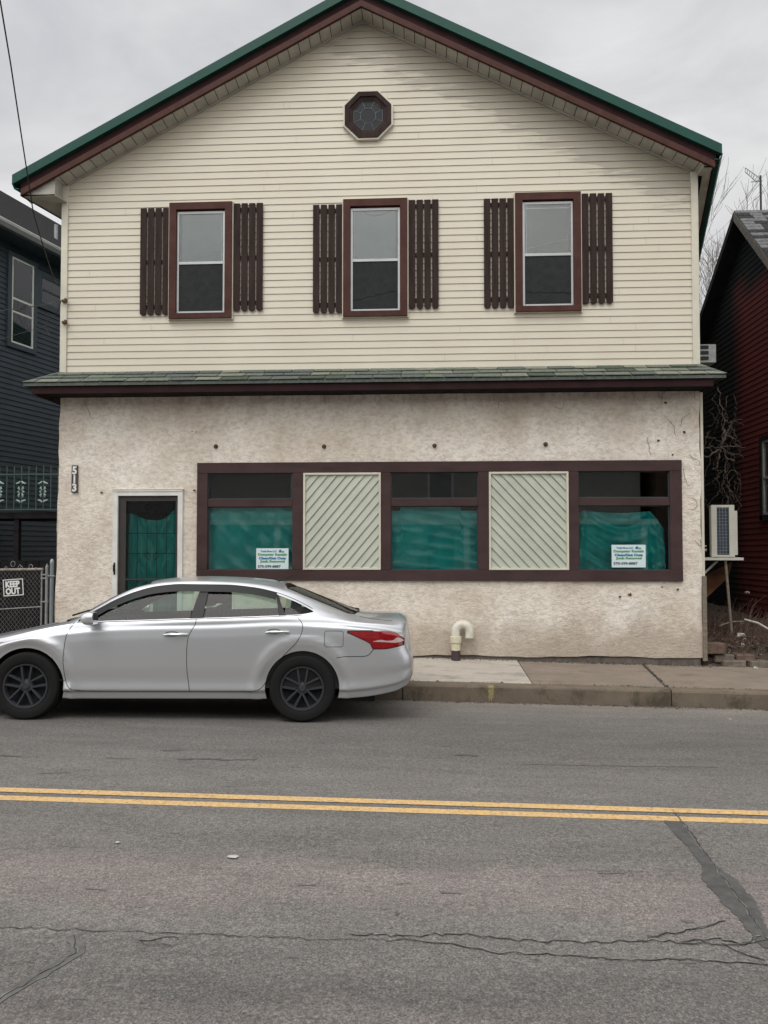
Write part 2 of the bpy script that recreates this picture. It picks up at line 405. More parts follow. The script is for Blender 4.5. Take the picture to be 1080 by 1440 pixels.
YL = 5.0
def ribbon(pts, w, dz, name, m, parent, zf=rz, wob=0):
    mb = MB(); L_, R_ = [], []
    for i, (x, y) in enumerate(pts):
        a = pts[max(0, i-1)]; b = pts[min(len(pts)-1, i+1)]
        tx, ty = b[0]-a[0], b[1]-a[1]; l = math.hypot(tx, ty) or 1; nx, ny = -ty/l, tx/l
        ww = (w(i/(len(pts)-1)) if callable(w) else w)/2
        wa = ww*(1+random.uniform(-wob, wob)); wb = ww*(1+random.uniform(-wob, wob))
        L_.append((x+nx*wa, y+ny*wa)); R_.append((x-nx*wb, y-ny*wb))
    n = len(pts); mb.add([(p[0], p[1], zf(p[0], p[1])+dz) for p in L_+R_], [(i+n, i+1+n, i+1, i) for i in range(n-1)])
    return mb.build(name, m, parent, recalc=False)
for dy in (-.080, .080):
    g = MB(); xs = fr(-60, 60, 480)
    n = len(xs); wv = lambda x: .02*math.sin(x*.35)
    g.add([(x, YL+dy-.044+wv(x), rz(x, YL)+.004) for x in xs]+[(x, YL+dy+.044+wv(x), rz(x, YL)+.004) for x in xs], [(i, i+1, i+1+n, i+n) for i in range(n-1)])
    g.build('centre_line', MT['yellow'], road, recalc=False)

def onroad(px, py, X_guess=0):
    d = ray(px, py); t = .01
    lo, hi = 0.1/d.y, 12/d.y
    for _ in range(60):
        mid = (lo+hi)/2; p = P0+d*mid
        if p.z > rz(p.x, p.y): lo = mid
        else: hi = mid
    p = P0+d*lo; return (p.x, p.y)
def jag(pts, n=6, amp=.02):
    out = []
    for a, b in zip(pts[:-1], pts[1:]):
        k = max(2, int(math.hypot(b[0]-a[0], b[1]-a[1])*n*2.2))
        for i in range(k):
            t = i/k; out.append((a[0]+(b[0]-a[0])*t+random.uniform(-amp, amp), a[1]+(b[1]-a[1])*t+random.uniform(-amp, amp)))
    out.append(pts[-1]); return out
def crack(pp, w=.012, tar=0, pale=True, amp=.018):
    pts = [onroad(*p) for p in pp]; j = jag(pts, 16, amp*.75)
    if tar: ribbon(jag(pts, 12, .008), tar, .003, 'tar_seal', MT['tarfaint'], road, wob=.3)
    if pale: ribbon([(x+random.uniform(-.006,.006), y+.004+random.uniform(-.004,.006)) for x, y in j], w*1.7, .0045, 'crack_edge', MT['crackedge'], road, wob=.8)
    ribbon(j, w, .006, 'crack', MT['crack'], road, wob=.7)
crack([(-10,1304),(150,1310),(300,1316),(440,1322),(560,1323)], .0025)
crack([(490,1314),(560,1318),(640,1314),(740,1324),(800,1326),(900,1324),(960,1326),(1020,1330),(1090,1322)], .004)
crack([(560,1322),(640,1330),(700,1341),(800,1344),(880,1352),(960,1350),(1080,1358)], .004, amp=.012)
crack([(900,1325),(930,1315),(960,1312),(1000,1304),(1020,1296)], .005)
crack([(960,1326),(1010,1320),(1040,1330),(1070,1318)], .005)
crack([(1010,1326),(1050,1345),(1078,1352)], .004)
crack([(200,1322),(215,1332),(250,1328)], .003, pale=False)
crack([(-10,1415),(20,1392),(70,1364),(110,1340),(104,1316)], .004, tar=.05)
crack([(195,1325),(240,1320),(250,1323)], .003)
# tar repair running across the lane at the right, with the joint crack through it
tp = [(945,1155),(958,1172),(975,1192),(1000,1222),(1018,1245),(1038,1268),(1060,1300),(1085,1335)]
wf = [.10,.09,.06,.08,.18,.17,.10,.08]
def wlerp(t): u = t*6.999; i = int(u); f_ = u-i; f_ = f_*f_*(3-2*f_); return wf[i]*(1-f_)+wf[i+1]*f_
ribbon(jag([onroad(*p) for p in tp], 22, .004), wlerp, .0035, 'tar_patch', MT['tar'], road, wob=.10)
crack([(940,1134),(955,1150),(975,1176),(1005,1218),(1030,1252),(1055,1288),(1085,1330)], .005, amp=.008)
crack([(800,1224),(850,1225),(905,1226)], .003, pale=False)
crack([(1000,1118),(1040,1128),(1085,1140)], .003, pale=False)
for pp, w_ in (([(248,1068),(285,1067),(320,1069),(362,1068)], .035), ([(228,1056),(256,1055)], .03), ([(55,1087),(98,1087)], .025), ([(640,1062),(672,1063)], .05),
               ([(735,1075),(800,1076),(900,1078),(1010,1079)], .012), ([(0,1063),(30,1064)], .03), ([(150,1066),(190,1067)], .02), ([(555,1285),(562,1286)], .03), ([(960,1296),(975,1296)], .02),
               ([(240,1172),(252,1172)], .015), ([(420,1246),(444,1246)], .02), ([(120,1250),(150,1252)], .02), ([(620,1256),(650,1257)], .018), ([(840,1228),(880,1229)], .012)):
    ribbon(jag([onroad(*p) for p in pp], 14, .006), w_, .0025, 'worn_streak', MT['tarfaint'] if w_ < .03 else MT['tar'], road, wob=.8)
# flecks of pale litter on the asphalt
for px, py, s, lb in ((327,1206,.035,'white flattened scrap of litter on the near lane'), (165,1186,.018,'tiny pale scrap on the road left of the larger scrap'),
                  (1027,1012,.02,'small white scrap on the road by the right kerb')):
    x, y = onroad(px, py); mb = MB(); n = 7
    mb.add([(x+s*math.cos(k*6.28/n)*random.uniform(.7,1.1), y+s*.8*math.sin(k*6.28/n)*random.uniform(.7,1.1), rz(x,y)+.006+random.uniform(0,.003)) for k in range(n)]
           + [(x, y, rz(x,y)+.012)], [(k, (k+1) % n, n) for k in range(n)])
    tag(mb.build('litter', MT['litter'], loc=(x, y, rz(x, y)), recalc=False), lb, 'litter')

# pavement across, slab by slab, and kerb stones
kerb = MB().box(0,.001,0,.001,0,.001)
walk = MB(); grid(walk, fr(-70, 70, 140), [KY+.15, FY+.3], lambda X, Y: walkz(X, Y)-.035)
walk = tag(walk.build('pavement', MT['slab_old'], recalc=False), kind='structure')
def X_at(px, Y, z=0.1):
    d = ray(px, 960); 
    return P0.x+d.x*(Y-P0.y)/d.y
jA = X_at(740, 9.9); jB1, jB2 = X_at(938, KY+.16), X_at(905, 10.75)
edges = [(-16,-16), (-13.2,-13.2), (-10.6,-10.6), (-7.8,-7.8), (-5.2,-5.2), (-2.6,-2.6), (jA-1.65,jA-1.65), (jA,jA), (jB1,jB2), (jB1+1.6,jB2+1.75), (8.6,8.6), (12,12), (16,16)]
for i, (a, b) in enumerate(zip(edges[:-1], edges[1:])):
    mb = MB(); new = (i in (5, 6)); y0, y1 = KY+.168, FY+.02; gp = .006
    q = [(a[0]+gp, y0), (b[0]-gp, y0), (b[1]-gp, y1), (a[1]+gp, y1)]
    top = [(x, y, walkz(x, y)+(.006 if new else 0)) for x, y in q]
    mb.hull8([(x, y, z-.06) for x, y, z in top]+top)
    mb.build('slab', MT['slab_new'] if new else MT['slab_old'], walk, bevel=.004)
kerb_root = None
ks = [-20,-16,-12.5,-9.2,-6,-3.1,-.25,jB1,jB1+3.1,jB1+6.2,jB1+9.3]
kroot = thing('kerb', (0, KY, kz(0)), 'long row of worn brown concrete kerb stones edging the pavement', 'kerb'); kroot['kind'] = 'structure'
for a, b in zip(ks[:-1], ks[1:]):
    mb = MB(); a += .006; b -= .006; n = 8; xs = fr(a, b, n)
    prof = [(0, -.35), (0, -.03), (.012, -.008), (.03, 0), (.16, .006), (.16, -.35)]
    vs = []
    for x in xs:
        for (py, pz) in prof:
            j = random.uniform(-.004, .004) if -.1 < pz < .0 else 0
            vs.append((x, KY+py+j, kz(x)+pz+j))
    m_ = len(prof)
    fs = [(i*m_+k, (i+1)*m_+k, (i+1)*m_+k+1, i*m_+k+1) for i in range(n) for k in range(m_-1)]+[tuple(range(m_)), tuple(n*m_+k for k in range(m_-1,-1,-1))]
    mb.add(vs, fs); mb.build('kerb_stone', MT['kerb'], kroot)
# gutter silt: thin dark grit line with crumbs
mb = MB()
for i in range(2000):
    x = random.uniform(-6, 8); y = KY-abs(random.gauss(0, .045))-.004; s = random.uniform(.003, .013); z = rz(x, y)
    a = random.uniform(0, 3.1)
    mb.add([(x+s*math.cos(a), y+s*math.sin(a), z), (x+s*math.cos(a+2.1), y+s*math.sin(a+2.1), z), (x+s*math.cos(a+4.2), y+s*math.sin(a+4.2), z), (x, y, z+s*.8)],
           [(0,1,3),(1,2,3),(2,0,3)], random.choice((0,0,1,2)))
tag(mb.build('gutter_grit', [MT['soil'], MT['brick_grey'], MT['bark']], recalc=False), 'thin line of dark grit and crumbs lying against the kerb', 'grit', kind='stuff')

mb = MB(); lr = random.Random(31)
for i in range(150):
    x = lr.uniform(.2, 6.5); y = KY-abs(lr.gauss(0, .06))-.01; z = rz(x, y)+.004; s_ = lr.uniform(.012, .03); a = lr.uniform(0, 6)
    mb.add([(x+s_*math.cos(a),y+s_*math.sin(a),z),(x+s_*.4*math.cos(a+1.6),y+s_*.4*math.sin(a+1.6),z+s_*.4),(x-s_*math.cos(a),y-s_*math.sin(a),z+.003),(x+s_*.4*math.cos(a-1.6),y+s_*.4*math.sin(a-1.6),z+s_*.2)], [(0,1,2),(0,2,3)], lr.choice((0,0,1)))
tag(mb.build('leaf_litter', [MT['brick'], MT['bark']], recalc=False), 'scattered dry brown leaf scraps lying in the gutter', 'leaves', kind='stuff')
mb = MB()
for i in range(1400):                       # grit, moss and leaf bits at the wall foot and in the joints
    if lr.random() < .6: x = lr.uniform(-.5, 4.1); y = FY-.03-abs(lr.gauss(0, .035))
    elif lr.random() < .5:
        t = lr.random(); x = jB1+(jB2-jB1)*t+lr.gauss(0, .012); y = KY+.17+(FY-KY-.2)*t
    else: x = lr.uniform(-.5, 7); y = KY+.155+abs(lr.gauss(0, .02))
    z = walkz(x, y)+.004; s_ = lr.uniform(.004, .013)*(2 if lr.random() < .06 else 1); a = lr.uniform(0, 6)
    mb.add([(x+s_*math.cos(a+q*2.1), y+s_*math.sin(a+q*2.1), z) for q in range(3)]+[(x, y, z+s_*.7)], [(0,1,3),(1,2,3),(2,0,3)], lr.choice((0,0,1,2)))
tag(mb.build('pavement_grit', [MT['soil'], MT['bark'], MT['leaf']], recalc=False), 'dark grit and moss along the wall foot and slab joints', 'grit', kind='stuff')
qx = X_at(690, KY); mb = MB(); n = 10
mb.add([(qx-.035+.07*i/n+.006*math.sin(i*2.2), KY-.0045 if r_ < 2 else KY+.03, kz(qx)+(-.17+.03*math.sin(i*1.7), -.022, .0035)[r_]) for r_ in (0, 1, 2) for i in range(n+1)],
       [(r_*(n+1)+i, r_*(n+1)+i+1, (r_+1)*(n+1)+i+1, (r_+1)*(n+1)+i) for r_ in (0, 1) for i in range(n)])
mb.build('paint_mark', mat('faded_yellow', (.30,.25,.12), .9, var=.4, vscale=30), kroot, recalc=False)
# near pavement and the other side of the street (seen only as reflections)
mb = MB(); mb.box(-60, 60, -3.4, -.62, -.5, .04); tag(mb.build('near_pavement', MT['slab_old']), kind='structure')
mb = MB(); grid(mb, [-30, 30], [-30, -3.4], lambda x, y: .0); tag(mb.build('lawn', MT['soil'], recalc=False), kind='structure')

SKEW = .285
def skew(mb, y0=10.5): mb.v = [(x+SKEW*max(0, y-y0), y, z) for x, y, z in mb.v]; return mb
# ------------------------------------------------------------------ the main house
house = thing('house', (-.7, FY, .2), 'two storey shopfront house with cream siding above and stained beige stucco below', 'house')
XL, XR = W(86, 560).x, W(984.5, 700).x
print('XL XR', XL, XR)
ZS = 4.40                      # siding start
RY = FY-.30                    # plane of the rake fascia
# ridge / eaves
rl = W(20, 250, RY); rr = W(1013, 207, RY); pk = Vector((( rl.x+rr.x)/2, RY, 0)); ridge_z = W(508, -22, RY).z
pkx = W(508, -22, RY).x
ml = (ridge_z-rl.z)/(pkx-rl.x); mr = (ridge_z-rr.z)/(rr.x-pkx)
print('ridge', pkx, ridge_z, 'eaves', rl, rr, 'slopes', ml, mr)
def roofz(x): return ridge_z-(pkx-x)*ml if x < pkx else ridge_z-(x-pkx)*mr
HB = 19.5                      # back of the house
ROOFT = .30                    # roof edge build-up (green trim + fascia)
# siding
region = [(XL+.0, ZS), (XR, ZS), (XR, roofz(XR)-ROOFT-.02), (pkx, ridge_z-ROOFT-.02), (XL, roofz(XL)-ROOFT-.02)]
mb = MB(); laps(mb, region, 0, .1037, .0105, lambda u, v, d: (u, FY-d, v))
jr = random.Random(5)
for k in range(1, 46):                    # butt joints of the boards
    z = ZS+.1037*k
    for _ in range(2):
        x = jr.uniform(XL+.4, XR-.4)
        if roofz(x)-.5 < z+.1: continue
        mb.add([(x,FY-.0175,z+.004),(x+.004,FY-.0175,z+.004),(x+.004,FY-.0045,z+.103),(x,FY-.0045,z+.103)], [(0,1,2,3)], 1)
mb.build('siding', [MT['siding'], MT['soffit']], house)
# house shell behind (side and rear walls)
mb = MB(); zt = min(roofz(XL), roofz(XR))-ROOFT
mb.box(XL, XL+.15, FY+.2, HB, .0, roofz(XL)-ROOFT-.1); mb.box(XR-.15, XR, FY+.2, HB, .0, roofz(XR)-ROOFT-.1)
mb.prism([(XL, 0), (XR, 0), (XR, roofz(XR)-ROOFT-.1), (pkx, ridge_z-ROOFT-.1), (XL, roofz(XL)-ROOFT-.1)], HB, HB+.15); skew(mb, FY)
mb.prism([(XL, 4.02), (XR, 4.02), (XR, roofz(XR)-ROOFT-.05), (pkx, ridge_z-ROOFT-.05), (XL, roofz(XL)-ROOFT-.05)], FY+.01, FY+.2)
mb.build('wall', MT['cream'], house)
# corner posts
for x0, x1 in ((XL-.015, XL+.085), (XR-.085, XR+.015)):
    zt = roofz((x0+x1)/2)-ROOFT-.035
    MB().box(x0, x1, FY-.035, FY+.1, ZS-.005, zt).build('corner_post', MT['cream'], house, bevel=.004)
# starter strip
MB().box(XL+.085, XR-.085, FY-.024, FY, ZS-.03, ZS-.001).build('starter_strip', MT['cream'], house)

# roof slabs
rf = MB(); t = .10
for s, (xe, ze) in ((-1, (rl.x, rl.z)), (1, (rr.x, rr.z))):
    a = (pkx, ridge_z); b = (xe, ze)
    rf.prism([a, b, (b[0], b[1]-t), (a[0], a[1]-t)] if s > 0 else [b, a, (a[0], a[1]-t), (b[0], b[1]-t)], RY+.02, HB+.4)
roof = skew(rf).build('roof', MT['green_metal'], house)
mb = MB()
for (xe, ze) in ((rl.x, rl.z), (rr.x, rr.z)):        # standing ribs on the metal roof
    for k in range(1, 19):
        y = RY+.3+k*.48
        dxx = xe-pkx; dzz = ze-ridge_z
        mb.hull8([(pkx, y, ridge_z), (xe, y, ze), (xe, y+.03, ze), (pkx, y+.03, ridge_z), (pkx, y, ridge_z+.03), (xe, y, ze+.03), (xe, y+.03, ze+.03), (pkx, y+.03, ridge_z+.03)])
skew(mb).build('roof_rib', MT['green_metal'], roof)
def rake(name, o0, o1, y0, y1, m, ends=0, extra=(0,0), cutl=None):
    mb = MB()
    for xe, ze, e in ((rl.x, rl.z, extra[0]), (rr.x, rr.z, extra[1])):
        x2 = xe+(e if xe > pkx else -e); z2 = roofz(x2)
        p = [(pkx, ridge_z-o0), (x2, z2-o0), (x2, z2-o1), (pkx, ridge_z-o1)]
        mb.prism(p, y0, y1)
    return mb.build(name, m, house)
rake('drip_edge', -.015, .125, RY-.06, RY+.02, MT['green_metal'])
rake('rake_fascia', .125, .30, RY+.0, RY+.025, MT['fascia'], extra=(-.12,-.06))
rake('rake_moulding', .255, .345, RY-.035, RY-.002, MT['maroon'], extra=(-.12,-.09))
# soffit under the rake: separate vinyl panels in one surface
mb = MB()
for s, xe in ((-1, rl.x+.14), (1, rr.x-.10)):
    n = int(abs(xe-pkx)/.155); 
    for k in range(n+1):
        xa = pkx+s*(k*.155+.004); xb = pkx+s*((k+1)*.155-.006)
        if abs(xb-pkx) > abs(xe-pkx): xb = xe
        za, zb = roofz(xa)-.325, roofz(xb)-.325
        mb.hull8([(xa,RY+.03,za-.008),(xb,RY+.03,zb-.008),(xb,FY-.012,zb-.008),(xa,FY-.012,za-.008),(xa,RY+.03,za),(xb,RY+.03,zb),(xb,FY-.012,zb),(xa,FY-.012,za)])
mb.build('soffit', MT['soffit'], house)
mb = MB()
for s, xe in ((-1, rl.x+.14), (1, rr.x-.10)):
    p = [(pkx, ridge_z-.30), (xe, roofz(xe)-.30), (xe, roofz(xe)-.315), (pkx, ridge_z-.315)]
    mb.prism(p, RY+.026, FY)
mb.build('soffit_backing', MT['darkboard'], house)
mb = MB()                        # j-channel where siding meets the soffit
for s, xe in ((-1, XL+.08), (1, XR-.08)):
    mb.prism([(pkx, ridge_z-.335), (xe, roofz(xe)-.335), (xe, roofz(xe)-.362), (pkx, ridge_z-.362)], FY-.036, FY-.014)
mb.build('channel_trim', MT['soffit'], house)
# side eaves: soffit and gutters running back
for s, xw, xe in ((-1, XL, rl.x), (1, XR, rr.x)):
    mb = MB(); xo = xe-s*.12; zo = roofz(xo)-.31; zw = zo+.0
    xi = xw; mb.hull8([(xi,RY+.03,zo-.02),(xo,RY+.03,zo-.02),(xo,HB,zo-.02),(xi,HB,zo-.02),(xi,RY+.03,zo),(xo,RY+.03,zo),(xo,HB,zo),(xi,HB,zo)])
    skew(mb).build('eave_soffit', MT['soffit'], house)
    skew(MB().box(min(xo, xo+s*.025), max(xo, xo+s*.025), RY+.002, HB, zo-.03, zo+.17)).build('eave_fascia', MT['fascia'], house)
    gx = xo+s*.028; mb = MB(); pr = []
    for q in ((0,.0), (.075,.0), (.115,.09), (.10,.09), (.068,.012), (0,.012)): pr.append((gx+s*q[0], zo+.06+q[1]))
    mb.prism(pr, RY-.03, HB+.2); skew(mb).build('gutter', MT['green_metal'], house)

for s, xw, xe in ((-1, XL, rl.x), (1, XR, rr.x)):
    xo = xe-s*.12; zo = roofz(xo)-.31
    MB().prism([(xo, zo-.0225), (xw, zo-.0225), (xw, roofz(xw)-.32), (xo, zo+.0)][::int(-s)], RY+.03, FY-.04).build('eave_cheek', MT['soffit'], house)
# three upstairs windows with shutters
def upstairs(pl, pr_, pt, pb, kind):
    a = W((pl+pr_)/2, (pt+pb)/2, FY-.08); w, h = .945, 1.745
    x0, x1, z0, z1 = a.x-w/2, a.x+w/2, a.z-h/2, a.z+h/2
    mb = MB(); f = .105; ya, yb = FY-.085, FY-.0
    mb.prism([(x0,z0),(x1,z0),(x1-f,z0+f*.75),(x0+f,z0+f*.75)], ya, yb); mb.prism([(x0,z1),(x0+f,z1-f),(x1-f,z1-f),(x1,z1)], ya, yb)
    mb.prism([(x0,z0),(x0+f,z0+f*.75),(x0+f,z1-f),(x0,z1)], ya+.001, yb); mb.prism([(x1,z0),(x1,z1),(x1-f,z1-f),(x1-f,z0+f*.75)], ya+.001, yb)
    win = mb.build('window', MT['maroon'], house)
    mb = MB(); e = .016
    for q in ((x0-e,x0-.001,z0-e,z1+e),(x1+.001,x1+e,z0-e,z1+e),(x0,x1,z1+.001,z1+e),(x0,x1,z0-e*.6,z0-.001)): mb.box(q[0],q[1],FY-.055,FY,q[2],q[3])
    mb.build('trim', MT['cream'], win)
    ix0, ix1, iz0, iz1 = x0+f, x1-f, z0+f*.75, z1-f; zm = iz0+(iz1-iz0)*.49
    # storm-window frame
    mb = MB(); yy = FY-.045
    for q in ((ix0+.004,ix0+.034,iz0+.01,iz1-.02),(ix1-.034,ix1-.004,iz0+.01,iz1-.02)): mb.box(q[0],q[1],yy,yy+.03,q[2],q[3])
    mb.box(ix0+.035,ix1-.035,yy-.002,yy+.03,iz0+.01,iz0+.035); mb.box(ix0+.035,ix1-.035,yy,yy+.03,iz1-.055,iz1-.02)
    mb.box(ix0+.035,ix1-.035,yy-.006,yy+.03,zm-.022,zm+.016)
    mb.box(ix0+.05,ix0+.068,yy+.012,yy+.035,zm+.016,iz1-.055); mb.box(ix1-.068,ix1-.05,yy+.012,yy+.035,zm+.016,iz1-.055)
    if kind == 2: mb.box(ix0+.035,ix1-.035,yy+.008,yy+.034,zm-.075,zm-.045)
    if kind == 2: mb.box(ix0+.05,ix1-.05,yy+.014,yy+.034,iz1-.115,iz1-.102)
    mb.build('sash', MT['alum'], win)
    MB().box(ix0,ix1,FY-.016,FY-.012,iz0,iz1).build('interior', MT['dark'], win)
    MB().box(ix0+.036,ix1-.036,yy+.026,yy+.029,zm+.016,iz1-.05).build('sky_grey', MT[('sky_grey','sky_grey_light','sky_grey_dark')[kind]], win)  # grey panel whose colour stands in for sky reflected in the upper pane
    if kind != 1: MB().tube([(ix0+.05,yy+.022,zm+.03+.03*kind),(ix1-.05,yy+.022,zm+.20+.02*kind)], .0035, 5).build('pane_line', MT['cream'], win)  # pale line painted in for a wire's reflection across the pane
    else: MB().tube([(ix0+.2,yy+.022,iz1-.07),(ix0+.32,yy+.022,iz1-.13),(ix0+.43,yy+.022,iz1-.12),(ix1-.12,yy+.022,iz1-.06)], .003, 5).build('pane_line', MT['screen'], win)
    if kind: MB().tube([(ix0+.04+(ix1-ix0-.08)*q/12,yy+.001,iz0+(.17 if kind == 1 else .22)+.012*math.sin(q*2.1)+(.012*q if kind == 1 else -.002*q)) for q in range(13)], .003, 5).build('screen_tear', MT['black'], win)
    MB().box(ix0+.036,ix1-.036,yy+.004,yy+.006,iz0+.035,zm-.02).build('insect_screen' if kind < 2 else 'dark_curtain', MT['screen'], win)
    MB().box(ix0+.036,ix1-.036,yy+.008,yy+.012,zm+.017,iz1-.056).build('pane', MT['glass'], win)
    # shutters: slats on battens
    for s in (-1, 1):
        xc = a.x+s*(w/2+.022+.215); zt, zb = a.z+.855+.02*s, a.z-.785+.02*s
        zt -= .02; zb -= .0
        mb = MB(); sw = .094; gp = .020
        for k in range(4):
            u = xc-.215+k*(sw+gp); pts = [(u, zt), (u, zb+.03)]
            for j in range(1, 5): pts.append((u+sw/2-sw/2*math.cos(j*math.pi/5), zb+.03-.03*math.sin(j*math.pi/5)))
            pts += [(u+sw, zb+.03), (u+sw, zt)]; dy = random.uniform(0, .004)
            mb.prism(pts[::-1], FY-.046-dy, FY-.030)
        sh = mb.build('shutter', MT['shutter'], house, bevel=.002)
        for zz in (zt-.085, (zt+zb)/2-.0, zb+.13): MB().box(xc-.212, xc+.212, FY-.0295, FY-.018, zz-.028, zz+.028).build('batten', MT['shutter'], sh)
for i, q in enumerate(((236,327,282,449), (481,574,277,446), (724,818,268,439))): upstairs(*q, i)

# octagonal attic window
c = W(517.5, 162, FY-.05)
def octa(r, rot=22.5): return [(c.x+r*math.cos(R(rot+45*k)), c.z+r*math.sin(R(rot+45*k))) for k in range(8)]
def ring(mb, r0, r1, y0, y1, mi=0, y0b=None):
    a, b = octa(r0), octa(r1); y0b = y0 if y0b is None else y0b
    for k in range(8):
        j = (k+1) % 8
        mb.add([(a[k][0],y0,a[k][1]),(a[j][0],y0,a[j][1]),(b[j][0],y0b,b[j][1]),(b[k][0],y0b,b[k][1]),(a[k][0],y1,a[k][1]),(a[j][0],y1,a[j][1]),(b[j][0],y1,b[j][1]),(b[k][0],y1,b[k][1])],
               [(0,1,2,3),(7,6,5,4),(0,4,5,1),(3,2,6,7)], mi)
mb = MB(); ring(mb, .300, .372, FY-.075, FY-.01); ring(mb, .235, .299, FY-.045, FY-.01, 0, FY-.058)
ow = mb.build('octagonal_window', MT['shutter'], house)
mb = MB(); ring(mb, .373, .400, FY-.06, FY); mb.build('trim', MT['cream'], ow)
mb = MB(); ring(mb, .118, .124, FY-.036, FY-.026); ring(mb, .228, .236, FY-.036, FY-.026)
for k in range(8):
    a, b = octa(.124)[k], octa(.23)[k]; mb.tube([(a[0],FY-.031,a[1]),(b[0],FY-.031,b[1])], .004, 4)
mb.build('glazing_bar', MT['leadcame'], ow)
MB().prism(octa(.24), FY-.030, FY-.024).build('pane', MT['dimglass'], ow)
MB().prism(octa(.24), FY-.02, FY-.014).build('interior', MT['dark'], ow)

# pent roof between storeys
PY = FY-.46; pzt = ZS-.0; pz = W(540, 532, PY).z
pl, pr2 = W(33, 541, PY).x, W(1021, 524, PY).x
print('pent', pl, pr2, pz, pzt)
ds = thing  # (alias unused)
mb = MB()
def pent(u, v):      # u along x 0..1 at front edge, v 0 front ..1 wall ; hipped ends
    xa, xb = pl+(XL-pl)*v, pr2+(XR-pr2)*v
    return Vector((xa+(xb-xa)*u, PY+(FY-.02-PY)*v, pz+(pzt-pz)*v))
deck = MB()
q = [pent(0,0), pent(1,0), pent(1,1), pent(0,1)]
deck.hull8([p-Vector((0,0,.05)) for p in q]+[p-Vector((0,0,.008)) for p in q])
# end hips
for (a, b, xw) in ((pent(0,0), pent(0,1), XL), (pent(1,0), pent(1,1), XR)):
    d = Vector((a.x, FY+1.2, a.z)); e = Vector((xw, FY+1.2, b.z))
    deck.add([a-Vector((0,0,.008)), b-Vector((0,0,.008)), e-Vector((0,0,.008)), d-Vector((0,0,.008)), a-Vector((0,0,.05)), d-Vector((0,0,.05))], [(0,1,2,3),(0,3,5,4)])
pr_ = deck.build('pent_roof', SH[1], house)
rows = 3; sh = MB()
for r_ in range(rows):
    v0, v1 = r_/rows-(.03 if r_ == 0 else 0), (r_+1)/rows; x = pl-.02+random.uniform(-.2, 0)
    def edge(v): return (pl+(XL-pl)*v, pr2+(XR-pr2)*v)
    while x < pr2+.05:
        w = random.choice((.28,.33,.37,.40)); a0, a1 = max(x, edge(v0)[0]), min(x+w-.014, edge(v0)[1]); b0, b1 = max(x, edge(v1)[0]), min(x+w-.014, edge(v1)[1])
        if a1-a0 > .01 and b1 >= b0:
            def P(xx, v, lift): return (xx, PY+(FY-.02-PY)*v+random.uniform(-.003,.003), pz+(pzt-pz)*v+lift)
            l0 = .018+random.uniform(0,.006)
            sh.hull8([P(a0,v0,l0-.009),P(a1,v0,l0-.009),P(b1,v1,-.002),P(b0,v1,-.002),P(a0,v0,l0),P(a1,v0,l0),P(b1,v1,.004),P(b0,v1,.004)], random.choice((0,0,1,1,2,3)))
        x += w
# shingles on both hip ends
for s, xf, xw in ((-1, pl, XL), (1, pr2, XR)):
    for r_ in range(3):
        v0, v1 = r_/3-.02, (r_+1)/3
        y = PY-.03
        while y < FY+1.1:
            def Q(yy, v, l): return (xf+(xw-xf)*v, yy, pz+(pzt-pz)*v+l)
            ya0, yb0 = max(y, PY+(FY-PY)*v0), y+.29; ya1 = max(y, PY+(FY-PY)*v1)
            if yb0 > ya1: sh.hull8([Q(ya0,v0,.008),Q(yb0,v0,.008),Q(yb0,v1,.0),Q(ya1,v1,.0),Q(ya0,v0,.018),Q(yb0,v0,.018),Q(yb0,v1,.008),Q(ya1,v1,.008)], random.choice((0,1,2)))
            y += .3
sh.build('shingles', SH, pr_)
for a, b in ((pent(0,0), pent(0,1)), (pent(1,0), pent(1,1))):
    mb = MB()
    for k in range(3):
        p0 = a.lerp(b, k/3-.04); p1 = a.lerp(b, (k+1)/3+.02); w = Vector((0,.075,-.02)); w2 = Vector((.085 if a.x > 0 else -.085,.0,-.03))
        up = Vector((0,0,.024))
        mb.add([p0+up, p1+up*.6, p1+w+up*.3, p0+w+up*.5, p0-Vector((w2.x,0,-.0))*.9+up*.6, p1-Vector((w2.x,0,0))*.9+up*.3], [(0,1,2,3),(0,4,5,1)], k % 2)
    mb.build('hip_cap', [SH[0], SH[1]], pr_, recalc=False)
fz1 = pz-.012; fz0 = pz-.155; fx0, fx1 = pl+.10, pr2-.16
MB().box(fx0, fx1, PY+.03, PY+.055, fz0, fz1).build('pent_fascia', MT['fascia'], house)
for xx in (fx0, fx1-.025): MB().box(xx, xx+.025, PY+.056, FY+1.1, fz0+.002, fz1).build('side_fascia', MT['fascia'], house)
MB().box(fx0+.027, fx1-.027, PY+.057, FY+.05, fz0+.02, fz0+.035).build('pent_soffit', MT['darkboard'], house)

